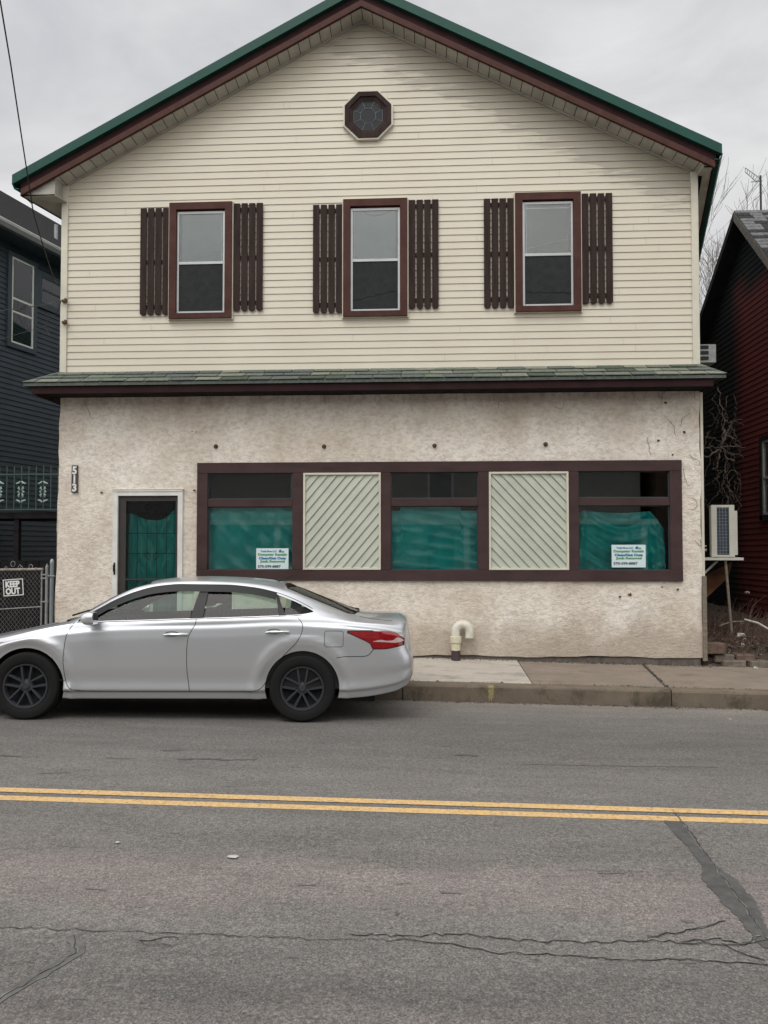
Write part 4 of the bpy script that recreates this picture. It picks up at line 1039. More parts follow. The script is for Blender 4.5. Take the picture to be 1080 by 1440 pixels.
# KEEP OUT sign
so = W(19, 826, gY-.04); sgn = thing('warning_sign', (so.x, gY-.04, so.z-.14), 'black and white KEEP OUT sign wired to the chain link gate', 'sign')
MB().box(so.x-.165, so.x+.165, gY-.045, gY-.041, so.z-.135, so.z+.135).build('board', MT['ink_black'], sgn)
mb = MB(); e = .012
for q in ((-.155,-.155+e,-.125,.125),(.155-e,.155,-.125,.125),(-.155+e,.155-e,.125-e,.125),(-.155+e,.155-e,-.125,-.125+e)): mb.box(so.x+q[0], so.x+q[1], gY-.048, gY-.045, so.z+q[2], so.z+q[3])
mb.build('border', MT['chalk'], sgn)
text_mesh('KEEP', .125, MT['chalk'], 'lettering', sgn, (so.x-.008, gY-.048, so.z+.05), .0008, (.80,1), .006)
text_mesh('OUT', .125, MT['chalk'], 'lettering', sgn, (so.x-.008, gY-.048, so.z-.055), .0008, (.82,1), .006)
for o in [x for x in bpy.data.objects if x.parent == sgn]:      # hangs slightly askew
    for v in o.data.vertices:
        lx, lz = v.co.x, v.co.z; v.co.z = lz+lx*.07; v.co.x = lx-.07*(lz-.14)

# ------------------------------------------------------------------ right: red neighbour house, alley
RX = 6.5
def RW(px, py): Y = WX(px, RX); d = ray(px, py); t = RX/d.x; p = P0+d*t; return p.y, p.z
red = thing('house', (RX, 16, 0), 'dark red house at the right edge with a weathered grey rake board', 'house')
pyk, pzk = RW(1041, 296); fy_, fz_ = RW(1080, 348); by_, bz_ = RW(998, 424)
print('red', (pyk,pzk), (fy_,fz_), (by_,bz_))
sf_ = (pzk-fz_)/(pyk-fy_); sb_ = (pzk-bz_)/(by_-pyk)
yf = pyk-3.2; yb = by_+1.6
zf = pzk-3.2*sf_; zbk = pzk-(yb-pyk)*sb_
mb = MB(); laps(mb, [(yf+.35,0),(yb-.2,0),(yb-.2,zbk+.1),(pyk,pzk-.12),(yf+.35,zf+.2)], 0, .115, .016, lambda u, v, d: (RX+.18-d, u, v), lip=True)
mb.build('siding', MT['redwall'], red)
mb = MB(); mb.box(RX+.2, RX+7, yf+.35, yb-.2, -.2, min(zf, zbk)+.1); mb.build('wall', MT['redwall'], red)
# roof planes with courses
mb = MB()
for (ya, za, yb2, zb2) in ((pyk, pzk, yf, zf), (pyk, pzk, yb, zbk)):
    mb.hull8([(RX-.12,ya,za-.05),(RX+7,ya,za-.05),(RX+7,yb2,zb2-.05),(RX-.12,yb2,zb2-.05),(RX-.12,ya,za),(RX+7,ya,za),(RX+7,yb2,zb2),(RX-.12,yb2,zb2)])
rroof = mb.build('roof', MT['roof2'], red)
mb = MB(); L = math.hypot(pyk-yf, pzk-zf)
n = int(L/.13)
for k in range(n):
    a, b = k/n, (k+1)/n; p_, q_ = (pyk+(yf-pyk)*a, pzk+(zf-pzk)*a), (pyk+(yf-pyk)*b, pzk+(zf-pzk)*b)
    x = RX-.13
    while x < RX+4:
        w = random.uniform(.2,.33); l = random.uniform(.012,.022)
        mb.hull8([(x,p_[0],p_[1]+.0),(x+w,p_[0],p_[1]+.0),(x+w,q_[0],q_[1]+.0),(x,q_[0],q_[1]+.0),(x,p_[0],p_[1]+.004),(x+w,p_[0],p_[1]+.004),(x+w,q_[0],q_[1]+l),(x,q_[0],q_[1]+l)], random.choice((0,1))); x += w+.006
mb.build('shingles', [MT['roof2'], MT['darkroof']], rroof)
mb = MB()
mb.hull8([(RX-.14,pyk,pzk-.22),(RX-.10,pyk,pzk-.22),(RX-.10,yf,zf-.22),(RX-.14,yf,zf-.22),(RX-.14,pyk,pzk-.03),(RX-.10,pyk,pzk-.03),(RX-.10,yf,zf-.03),(RX-.14,yf,zf-.03)])
mb.build('rake_board', MT['rakewood'], red)
mb = MB(); mb.hull8([(RX-.14,pyk,pzk-.2),(RX-.10,pyk,pzk-.2),(RX-.10,yb,zbk-.2),(RX-.14,yb,zbk-.2),(RX-.14,pyk,pzk-.03),(RX-.10,pyk,pzk-.03),(RX-.10,yb,zbk-.03),(RX-.14,yb,zbk-.03)])
mb.build('rake_board', MT['darkboard'], red)
mb = MB()
for (yy2, z2) in ((yf, zf), (yb, zbk)):
    mb.hull8([(RX-.1,pyk,pzk-.23),(RX+.2,pyk,pzk-.23),(RX+.2,yy2,z2-.23),(RX-.1,yy2,z2-.23),(RX-.1,pyk,pzk-.21),(RX+.2,pyk,pzk-.21),(RX+.2,yy2,z2-.21),(RX-.1,yy2,z2-.21)])
mb.build('rake_soffit', MT['darkboard'], red)
# window at frame edge
wy1, _ = RW(1063, 670); wy0 = wy1-.95; wz1 = RW(1070, 618)[1]; wz0 = RW(1070, 724)[1]
mb = MB(); f = .09
for q in ((wy0-f,wy0,wz0-f,wz1+f),(wy1,wy1+f,wz0-f,wz1+f),(wy0,wy1,wz1,wz1+f),(wy0-f,wy1+f,wz0-f*1.2,wz0)): mb.box(RX+.10, RX+.2, *q)
rw = mb.build('window', MT['darkboard'], red)
mb = MB(); s = .045
for q in ((wy0,wy0+s,wz0,wz1),(wy1-s,wy1,wz0,wz1),(wy0+s,wy1-s,wz1-s,wz1),(wy0+s,wy1-s,wz0,wz0+s),(wy0+s,wy1-s,(wz0+wz1)/2-.02,(wz0+wz1)/2+.02)): mb.box(RX+.12, RX+.2, *q)
mb.build('sash', MT['galv'], rw)
MB().box(RX+.15, RX+.155, wy0+s, wy1-s, wz0+s, wz1-s).build('pane', MT['glass'], rw); MB().box(RX+.158, RX+.162, wy0+s, wy1-s, wz0+s, wz1-s).build('interior', MT['dark'], rw)
# tv antenna
ax = W(1070, 290, pyk+.3); an = thing('antenna', tuple(ax), 'old television antenna on a mast above the red house roof', 'antenna')
zt = W(1070, 247, pyk+.3).z; Y_ = pyk+.3
mb = MB(); mb.tube([(ax.x,Y_,pzk-.1),(ax.x,Y_,zt)], .022, 8); mb.build('mast', MT['wire'], an)
mb = MB()
a_, b_ = W(1048,236,Y_-.1), W(1068,250,Y_-.1); c_, d_ = W(1048,242,Y_+.1), W(1064,256,Y_+.1)
mb.tube([a_, b_], .008, 5); mb.tube([c_, d_], .008, 5)
for k in range(7): t = k/6; mb.tube([a_.lerp(b_, t), c_.lerp(d_, t)], .006, 4)
e_, g_ = W(1049,276,Y_), W(1068,254,Y_); mb.tube([e_, g_], .008, 5); mb.tube([W(1051,277,Y_), W(1069,257,Y_)], .006, 4)
mb.tube([W(1056,256,Y_), W(1071,254,Y_)], .010, 5)
mb.build('element', MT['galv'], an)

# alley ground and clutter
def yardz(X, Y):
    t = min(1, max(0, (Y-FY-.05)/.35)); return wz(X)-.04+t*.28+.03*math.sin(X*5.3+Y*2.1)+.02*math.sin(X*11+Y*7)+min(.5, max(0, (Y-11.3)*.035))
mb = MB(); grid(mb, fr(XR+.02, 14, 60), fr(FY-.05, 30, 120), yardz); tag(mb.build('yard', MT['soil'], recalc=False, smooth=True), kind='structure')
# hidden-in-shade outbuilding closing the alley
shed = thing('shed', (5.2, 19.5, .4), 'black weathered shed closing the far end of the alley', 'shed')
mb = MB(); 
for k in range(14): x = 4.5+k*.16; mb.box(x, x+.15, 20.0, 20.05, .2, 4.9)
mb.build('boards', MT['darkboard'], shed)
mb = MB(); mb.box(4.55, 6.7, 20.06, 23, .2, 4.88); mb.build('wall', MT['darkboard'], shed)
mb = MB(); mb.prism([(4.3,4.9),(6.8,4.9),(6.8,5.0),(4.3,5.0)], 19.8, 23.2); mb.build('roof', MT['darkroof'], shed)
# AC condenser on bracket shelf
sY = 11.7
s0 = W(985, 786, sY); s1 = W(1045, 783, sY)
shelf = thing('shelf', (XR, sY, s0.z), 'pale board shelf on the side wall carrying the air conditioner', 'shelf')
skew(MB().box(XR+.01, s1.x, sY-.02, sY+.95, s0.z-.02, s0.z+.02), sY).build('board', MT['ac'], shelf)
for yy in (sY+.1, sY+.8): MB().tube([(XR+.03,yy,s0.z-.6),(s1.x-.35,yy,s0.z-.03)], .02, 6).build('bracket', MT['galv'], shelf)
mb = MB(); q = W(1022, 788, sY); mb.tube([(q.x,sY+.05,q.z),(q.x+.1,sY+.1,.45)], .02, 6); mb.build('prop', MT['ply'], shelf)
ca, cb = W(1003, 778, sY+.05), W(1033, 710, sY+.05)
acu = thing('air_conditioner', (ca.x, sY+.05, ca.z), 'beige outdoor air conditioner unit with blue coil on the side shelf', 'air conditioner')
x0, x1, z0, z1 = ca.x-.02, cb.x+.0, s0.z+.03, cb.z
mb = MB(); yy = sY+.06
mb.box(x0, x0+.085, yy, yy+.3, z0, z1); mb.box(x1-.085, x1, yy, yy+.3, z0, z1); mb.box(x0+.085, x1-.085, yy, yy+.3, z0, z0+.03); mb.box(x0+.085, x1-.085, yy, yy+.3, z1-.04, z1); mb.box(x0+.085, x1-.085, yy+.1, yy+.3, z0+.03, z1-.04)
mb.box(x1+.001, x1+.05, yy+.05, yy+.28, z0+.03, z1-.09); skew(mb, yy).build('casing', MT['ac'], acu, bevel=.004)
skew(MB().box(x0+.087, x1-.087, yy+.03, yy+.06, z0+.032, z1-.042), yy).build('coil', MT['coil'], acu)
mb = MB()
for k in range(15): z = z0+.05+(z1-z0-.11)*k/14; mb.tube([(x0+.085,yy+.008,z),(x1-.085,yy+.008,z)], .0028, 4)
for k in range(1, 4): x = x0+.085+(x1-x0-.17)*k/4; mb.tube([(x,yy+.006,z0+.03),(x,yy+.006,z1-.04)], .003, 4)
mb.build('guard', MT['galv'], acu)
mb = MB(); mb.tube([(x0-.3,yy+.2,z0+.12),(x0-.1,yy+.25,z0+.10),(x0,yy+.2,z0+.11)], .02, 8); mb.tube([(x0-.3,yy+.2,z0+.2),(x0-.1,yy+.25,z0+.17),(x0,yy+.2,z0+.17)], .012, 8); mb.build('hose', MT['ac'], acu)
# small window unit higher up
wa, wb = W(990, 510, 13.5), W(1007, 484, 13.5)
wu = thing('window_unit', tuple(wa), 'small grey air conditioner high in the side alley above the pent roof', 'air conditioner')
MB().box(wa.x-.3, wb.x, 13.5, 14.1, wa.z, wb.z).build('casing', MT['galv'], wu, bevel=.006)
mb = MB()
for k in range(3): z = wa.z+.05+k*.1; mb.box(wa.x-.28, wa.x+.08, 13.485, 13.498, z, z+.06)
mb.build('grille', MT['black'], wu)
MB().box(XR+.0, wa.x-.28, 13.6, 14.0, wa.z+.02, wa.z+.06).build('bracket', MT['galv'], wu)
# rusty sheet leaning under the shelf
mb = MB(); a, b, c_, d_ = W(986,812,12.4), W(1030,790,12.6), W(1024,812,12.2), W(986,848,12.0)
mb.add([a,b,c_,d_]+[p+Vector((.0,.02,.0)) for p in (a,b,c_,d_)], [(0,1,2,3),(7,6,5,4),(0,4,5,1),(1,5,6,2),(2,6,7,3),(3,7,4,0)])
tag(mb.build('metal_sheet', MT['rustpanel'], loc=tuple(d_)), 'rusty orange metal sheet leaning below the shelf in the alley', 'metal sheet')
# boards lying in the yard
for i, (p, q, lb) in enumerate(((W(1047,871,11.6), W(1085,887,11.2), 'pinkish curved strip lying among the rubble at the right edge'), (W(1012,880,11.9), W(1045,874,12.1), 'dull board lying on the soil behind the rubble'))):
    mb = MB(); m_ = p.lerp(q, .5)+Vector((0,0,.03)); mb.tube([p, p.lerp(m_, .6), m_, q], [.012,.014,.014,.014], 5)
    tag(mb.build('plank', MT['litter'] if i == 0 else MT['ply'], loc=tuple(p)), lb, 'plank')
# loose masonry at the alley mouth
bl = [((987,905,1022,920), 'dark slab stone on top of the stack at the alley mouth', 0), ((1005,921,1033,932), 'rounded mossy stone in the middle of the stack', 1), ((994,925,1018,938), 'light broken brick low at the corner of the house', 0),
      ((1018,930,1050,939), 'flat brown stone at the bottom of the stack', 1), ((990,937,1012,943), 'small brick chip on the pavement edge by the stack', 0), ((1036,921,1062,931), 'reddish brick right of the stone stack', 0), ((1056,930,1085,940), 'low brick at the right edge of the picture', 1)]
for i, ((a, b, c_, d_), lb, kd) in enumerate(bl):
    Y = FY+.02+.05*(i % 3)-(.04 if i > 2 else 0); p, q = W(a, d_, Y), W(c_, b, Y); mb = MB(); mb.box(p.x, q.x, Y, Y+.22, p.z, q.z)
    o = mb.build('stone' if kd else 'brick', MT['brick_grey'] if kd else MT['brick'], loc=(p.x, Y, p.z), bevel=.014)
    for v in o.data.vertices: v.co += Vector((random.uniform(-.008,.008), random.uniform(-.008,.008), random.uniform(-.008,.008)))
    tag(o, lb, 'stone' if kd else 'brick', 'loose masonry at the alley mouth')
# rubble, dead stalks, leaf litter as stuff
mb = MB(); rr_ = random.Random(9)
for i in range(5200):
    x = rr_.uniform(XR+.05, 6.4); y = FY+.0+abs(rr_.gauss(0, 1.6)); z = yardz(x, y)
    s = rr_.uniform(.008, .045)*(1.9 if rr_.random() < .06 else .75)
    c_ = Vector((x, y, z+s*.3)); vs = [c_+Vector((rr_.uniform(-1,1), rr_.uniform(-1,1), rr_.uniform(-.5,.6)))*s for _ in range(4)]
    mb.add(vs, [(0,1,2),(0,2,3),(0,3,1),(1,3,2)], rr_.choice((0,0,1,1,2,2,3)) if rr_.random() > .04 else 4)
tag(mb.build('rubble', [MT['brick_grey'], MT['soil'], MT['twig'], MT['brick'], MT['litter']], recalc=False), 'loose rubble and leaf litter covering the alley ground', 'rubble', kind='stuff')
mb = MB()
for i in range(1500):
    x = rr_.uniform(XR+.08, 6.3); y = FY+.05+abs(rr_.gauss(0, 1.8)); z = yardz(x, y); h = rr_.uniform(.05, .30)
    if rr_.random() < .12: h *= 1.9
    lx, ly = rr_.uniform(-.5,.5)*h*1.3, rr_.uniform(-.4,.3)*h
    mb.tube([(x,y,z-.02),(x+lx*.3,y+ly*.3,z+h*.6),(x+lx,y+ly,z+h)], [.004,.003,.0015], 3, 1 if rr_.random() < .12 else 0, cap=False)
tag(mb.build('dead_weeds', [MT['twig'], MT['vine']], recalc=False), 'tangle of dead reddish weed stalks over the alley ground', 'weeds', kind='stuff')
for px, py, s, lb in ((1050,833,.05,'pale scrap lying deep in the shaded alley'), (1042,893,.07,'white crumpled wrapper among the weeds'), (1048,899,.04,'small torn white paper just right of the crumpled wrapper'), (1062,940,.05,'white litter on the pavement edge at the right')):
    Y = 11.15 if py < 920 else 10.72
    if py < 850: Y = 13.5
    p = W(px, py, Y); mb = MB(); n = 14
    vs = [p+Vector((rr_.uniform(-1,1)*s, rr_.uniform(-1,1)*s, rr_.uniform(-.5,.5)*s)) for _ in range(n)]
    mb.add(vs, [tuple(rr_.sample(range(n), 3)) for _ in range(16)]); tag(mb.build('litter', MT['litter'], loc=tuple(p), recalc=False), lb, 'litter')

# hanging dead vine in the alley
vn = MB(); VY = 11.9
def vline(pp, r0, r1, jit=.012):
    pts = []
    for k in range(len(pp)-1):
        a, b = W(*pp[k], VY), W(*pp[k+1], VY); n = 4
        for j in range(n): pts.append(a.lerp(b, j/n)+Vector((rr_.uniform(-jit,jit), rr_.uniform(-.05,.05), rr_.uniform(-jit,jit))))
    pts.append(W(*pp[-1], VY)); n = len(pts)
    vn.tube(pts, [r0+(r1-r0)*i/(n-1) for i in range(n)], 5)
vline([(1011,543),(1013,565),(1017,580),(1019,592)], .007,.009)
vline([(1019,592),(1018,605),(1016,622),(1015,630)], .012,.020); vline([(1028,592),(1025,602),(1020,610),(1016,625)], .008,.016)
vline([(1015,630),(1003,636),(993,643),(985,638)], .018,.006); vline([(1015,630),(1000,628),(985,633)], .010,.005)
vline([(1016,627),(1035,628),(1048,629)], .010,.005); vline([(1016,632),(1030,640),(1040,638),(1045,645)], .010,.004); vline([(1018,612),(1032,618),(1040,628)], .009,.005)
vline([(1015,632),(1010,645),(1008,658),(1002,660)], .012,.004); vline([(1018,635),(1024,645),(1033,648),(1033,641),(1025,637)], .008,.005)
vline([(1019,592),(1028,594),(1037,590),(1045,589)], .009,.004); vline([(1034,592),(1040,595),(1046,598)], .006,.004); vline([(1029,597),(1031,606),(1032,614)], .006,.004)
vline([(1017,632),(1022,647),(1020,662),(1018,668),(1024,677),(1023,684),(1026,695),(1024,712)], .009,.004); vline([(1023,684),(1028,689),(1031,693)], .006,.003)
vline([(1013,622),(1003,615),(990,613)], .005,.003)
for k in range(34):                       # thin dark tangle around the main stems
    x0_, y0_ = rr_.uniform(988, 1034), rr_.uniform(545, 690); pp = [(x0_, y0_)]
    for j in range(4): x0_ += rr_.uniform(-9, 9); y0_ += rr_.uniform(2, 17); pp.append((min(1046, max(987, x0_)), y0_))
    vline(pp, .004, .002)
tag(vn.build('hanging_vine', MT['vine'], loc=tuple(W(1015,630,VY)), smooth=60), 'gnarled grey dead vine hanging in the gap beside the house', 'vine')

# bare trees behind
def bare_tree(base, h, seed, label, lean=0, spread=.5, grp='bare trees behind the houses'):
    rn = random.Random(seed); tr = MB(); br = MB()
    def grow(mbx, p, d, L_, r, dep):
        pts = [p]; rs = [r]; n = 4
        for k in range(n):
            d = (d+Vector((rn.uniform(-.16,.16), rn.uniform(-.16,.16), rn.uniform(-.04,.14)))).normalized(); p = p+d*L_/n; pts.append(p); rs.append(r*(1-.38*(k+1)/n))
        mbx.tube(pts, rs, 5 if dep < 2 else 3, cap=False)
        if dep >= 6: return
        for k in range(rn.choice((3,3,4)) if dep < 5 else 3):
            i = rn.choice((2,3,4)) if k else 4
            q = Vector((rn.uniform(-1,1), rn.uniform(-1,1), rn.uniform(-.15,.5))).normalized()
            grow(br, pts[i], (d+q*spread*rn.uniform(.7,1.5)).normalized(), L_*rn.uniform(.6,.82), max(.008, rs[i]*rn.uniform(.45,.68)), dep+1)
    base = Vector(base)
    grow(tr, base, Vector((lean, 0, 1)).normalized(), h*.30, h*.018, 0)
    t_ = thing('bare_tree', tuple(base), label, 'tree', grp)
    tr.build('trunk', MT['bark'], t_, recalc=False); br.build('crown', MT['bark'], t_, recalc=False)
b = W(1022, 700, 34); bare_tree((b.x, 34, 0), 19.5, 3, 'tall bare tree rising farthest back between the two roofs', -.05)
b = W(1000, 700, 27); bare_tree((b.x, 27, 0), 15, 8, 'shorter bare tree whose twigs fill the gap low beside the eave', .02, .6)
b = W(1075, 700, 42); bare_tree((b.x, 42, 0), 20, 15, 'faint bare tree behind the red house roof', -.05, .6)
def evergreen(base, h, w, seed, label):
    rn = random.Random(seed); t_ = thing('evergreen_shrub', base, label, 'shrub', 'dark shrubs at the alley end'); mb = MB()
    for i in range(5200):
        u = rn.random(); a = rn.uniform(0, 6.3); rad = w*(1-u**2.2*.75)*math.sqrt(rn.random())*(.8+.35*math.sin(a*3+u*9+seed)); 
        c_ = Vector(base)+Vector((rad*math.cos(a), rad*math.sin(a), u*h*(.9+.15*math.sin(a*2+seed)))); s = rn.uniform(.03,.075)
        d1 = Vector((rn.uniform(-1,1),rn.uniform(-1,1),rn.uniform(-1,1))).normalized()*s; d2 = d1.orthogonal().normalized()*s*.6
        mb.add([c_-d1, c_+d2, c_+d1, c_-d2], [(0,1,2,3)])
    mb.build('foliage', MT['leaf'], t_, recalc=False)
    mb = MB(); mb.tube([base, Vector(base)+Vector((.05,0,h*.7))], [.1,.03], 7); mb.build('trunk', MT['bark'], t_)
evergreen((8.2, 24, .2), 7.6, 1.5, 2, 'dark evergreen shrub at the far end of the alley'); evergreen((10.0, 25.5, .2), 7.0, 1.6, 6, 'second dark evergreen shrub behind the red house')

# ------------------------------------------------------------------ house across the street (reflected in the glass and paint)
oh = thing('house', (-1, -11, 0), 'pale clapboard house with white porch columns across the street, seen reflected in the glass', 'house')
mb = MB(); laps(mb, [(-9,0),(9,0),(9,5.6),(-9,5.6)], 0, .12, .014, lambda u, v, d: (u, -9.5+d, v)); mb.build('siding', MT['palesiding'], oh)
MB().box(-9, 9, -18, -9.51, 0, 5.6).build('wall', MT['palesiding'], oh)
mb = MB(); mb.prism([(-9.5,5.6),(9.5,5.6),(4.5,7.8),(-4.5,7.8)], -18.3, -9.0); mb.build('roof', MT['darkroof'], oh)
mb = MB(); mb.box(-9, 9, -9.4, -7.2, 2.75, 2.95); mb.build('porch_roof', MT['white'], oh)
for x in (-8.6, -5.85, -4.6, -1.6, 1.6, 5.2, 8.4): MB().box(x, x+.22, -7.5, -7.28, 0, 2.75).build('column', MT['white'], oh)
for x in (-5.6, -2.8, .2, 3.0):
    f = MB().box(x, x+1.1, -9.46, -9.42, 3.5, 5.1).build('window', MT['white'], oh); MB().box(x+.1, x+1.0, -9.418, -9.41, 3.6, 5.0).build('pane', MT['sky_grey'], f)
for x in (-5.6, .2): MB().box(x, x+1.1, -9.46, -9.42, .9, 2.4).build('window', MT['screen'], oh)
def dist_house(x, y, w, d, h, label, m):
    t_ = thing('house', (x, y, 0), label, 'house'); MB().box(x-w/2, x+w/2, y, y+d, 0, h).build('wall', m, t_)
    mb = MB(); mb.prism([(x-w/2-.3,h),(x+w/2+.3,h),(x,h+w*.28)], y-.3, y+d+.3); mb.build('roof', MT['roof2'], t_)
    for k in range(3): MB().box(x-w*.35+k*w*.27, x-w*.35+k*w*.27+.9, y+(d+.005 if y < 0 else -.02), y+(d+.02 if y < 0 else -.005), h*.55, h*.55+1.3).build('window', MT['screen'], t_)
dist_house(-16, -17, 11, 8, 5.8, 'grey house across the street, left of the porch house, seen only as a reflection', MT['gutter'])
dist_house(15, -17, 11, 8, 5.4, 'brown house across the street, right of the porch house, seen only as a reflection', MT['brick'])
# ------------------------------------------------------------------ silver saloon car (local x: front 0 -> rear 4.864, minus CX)
CX = 2.432
TH = R(4.9)
mid = P0+rgt*((231.5-540)/1040*7.5)+Vector((-math.sin(YAW), math.cos(YAW), 0))*7.5
mx, my = -.064, -.90
car = thing('parked_car', (0, 0, 0), 'silver four door saloon car with black wheel covers parked at the kerb', 'car')
cl = Vector((mid.x-(mx*math.cos(TH)-my*math.sin(TH)), mid.y-(mx*math.sin(TH)+my*math.cos(TH)), 0))
nz_ = rz(mid.x, mid.y)
car.rotation_euler = (-.026, .015, TH)
car.location = (cl.x, cl.y, nz_-.9*.026)
car['_w'] = (0, 0, 0)
def interp(tab, x, smooth=True):
    if x <= tab[0][0]: return tab[0][1]
    if x >= tab[-1][0]: return tab[-1][1]
    for i in range(len(tab)-1):
        if tab[i][0] <= x <= tab[i+1][0]:
            (x0, y0), (x1, y1) = tab[i], tab[i+1]; h = x1-x0; t = (x-x0)/h
            s = lambda j: (tab[j+1][1]-tab[j][1])/(tab[j+1][0]-tab[j][0])
            def m(j):
                if j == 0: return s(0)
                if j == len(tab)-1: return s(j-1)
                a, b = s(j-1), s(j)
                if a*b <= 0: return 0
                return 2*a*b/(a+b)
            m0, m1 = m(i), m(i+1)
            return (2*t**3-3*t*t+1)*y0+(t**3-2*t*t+t)*h*m0+(-2*t**3+3*t*t)*y1+(t**3-t*t)*h*m1
T_zc = [(0,.60),(.05,.68),(.25,.765),(.7,.865),(1.1,.955),(1.28,.985),(1.42,1.075),(1.57,1.17),(1.81,1.31),(2.1,1.415),(2.35,1.447),(2.65,1.458),(3.0,1.452),(3.3,1.43),(3.52,1.385),(3.8,1.295),(4.05,1.20),(4.3,1.105),(4.42,1.085),(4.6,1.08),(4.78,1.078),(4.864,1.05)]
T_zr = [(0,.585),(.1,.66),(.4,.76),(.8,.855),(1.2,.94),(1.38,.985),(1.6,1.115),(1.8,1.235),(2.0,1.325),(2.3,1.385),(2.6,1.402),(3.0,1.395),(3.3,1.368),(3.6,1.305),(3.85,1.215),(4.1,1.125),(4.3,1.06),(4.5,1.035),(4.78,1.02),(4.864,.99)]
T_yr = [(0,.55),(.1,.66),(.4,.74),(.8,.79),(1.2,.81),(1.38,.79),(1.6,.745),(1.8,.70),(2.0,.665),(2.3,.635),(2.6,.625),(3.0,.625),(3.3,.635),(3.6,.655),(3.85,.68),(4.1,.70),(4.3,.715),(4.6,.72),(4.864,.72)]
T_zbelt = [(0,.545),(.1,.62),(.4,.725),(.8,.83),(1.2,.925),(1.38,.955),(1.6,.975),(2.2,1.0),(2.6,1.018),(3.0,1.035),(3.6,1.06),(3.9,1.055),(4.1,1.035),(4.3,1.01),(4.6,.985),(4.864,.94)]
T_yb = [(0,.60),(.1,.70),(.4,.80),(.8,.845),(1.2,.855),(1.38,.855),(1.6,.862),(2.6,.872),(3.6,.868),(3.9,.86),(4.1,.85),(4.3,.84),(4.6,.83),(4.864,.80)]
T_zs = [(0,.50),(.1,.55),(.4,.66),(.8,.765),(1.2,.845),(1.6,.885),(2.2,.915),(2.8,.93),(3.6,.965),(4.1,.96),(4.5,.93),(4.864,.86)]
T_zb = [(0,.26),(.3,.20),(.98,.20),(1.5,.205),(3.3,.215),(3.75,.215),(4.3,.235),(4.7,.29),(4.864,.36)]
T_tp = [(0,.66),(.03,.76),(.12,.86),(.3,.93),(.6,.975),(1.0,1.0),(3.9,1.0),(4.25,.985),(4.5,.955),(4.68,.915),(4.78,.88),(4.84,.81),(4.864,.72)]
def rearw(z): return interp([(.2,-.10),(.36,-.05),(.52,0),(.66,-.012),(.74,-.055),(.9,-.075),(1.0,-.06),(1.06,-.055),(1.12,-.075)], z)
def frontw(z): return interp([(.2,.05),(.4,0),(.6,.02),(.8,.1)], z)
SUB = 5
def section(x, inset=0):
    tp = interp(T_tp, x); zb_, zs_, zt_, zr_, zc_ = (interp(t, x) for t in (T_zb, T_zs, T_zbelt, T_zr, T_zc)); yr_, yb_ = interp(T_yr, x), interp(T_yb, x)
    yc = .903
    rows = [(.78*tp, zb_), (.868*tp, zb_+.012), (.884*tp, zb_+.075), (.910*tp, zb_+.10), (.899*tp, zb_+.20), (.912*tp, zb_+(zs_-zb_)*.50), (.903*tp, zs_-.09), (.893*tp, zs_), (min(.882, yb_+.016)*tp, zs_+(zt_-zs_)*.42), (yb_*tp, zt_)]
    gh = max(0, zr_-zt_)
    rows.append(((yb_*.52+yr_*.48)*tp+.018*min(1, gh/.2), zt_+gh*.5)); rows.append((yr_*tp, zr_))
    dz = zc_-zr_
    rows += [(yr_*.90*tp, zr_+dz*.30), (yr_*.66*tp, zr_+dz*.64), (yr_*.33*tp, zr_+dz*.92), (0, zc_)]
    pts = []
    for i in range(len(rows)-1):
        p0 = rows[max(0, i-1)]; p1 = rows[i]; p2 = rows[i+1]; p3 = rows[min(len(rows)-1, i+2)]
        for k in range(SUB):
            t = k/SUB
            if i in (0, 1, 2, 6): 
                q = (p1[0]+(p2[0]-p1[0])*t, p1[1]+(p2[1]-p1[1])*t)
            else:
                def cm(a, b, c, d): return b+.5*t*(c-a+t*(2*a-5*b+4*c-d+t*(3*(b-c)+d-a)))
                m = .55
                def cc(a, b, c, d):
                    lin = b+(c-b)*t; return lin+(cm(a,b,c,d)-lin)*m
                q = (cc(p0[0],p1[0],p2[0],p3[0]), cc(p0[1],p1[1],p2[1],p3[1]))
            pts.append(q)
    pts.append(rows[-1])
    # rear wheel / front wheel arch lip
    return pts
WX_ = (.98, 3.756); WR = .338
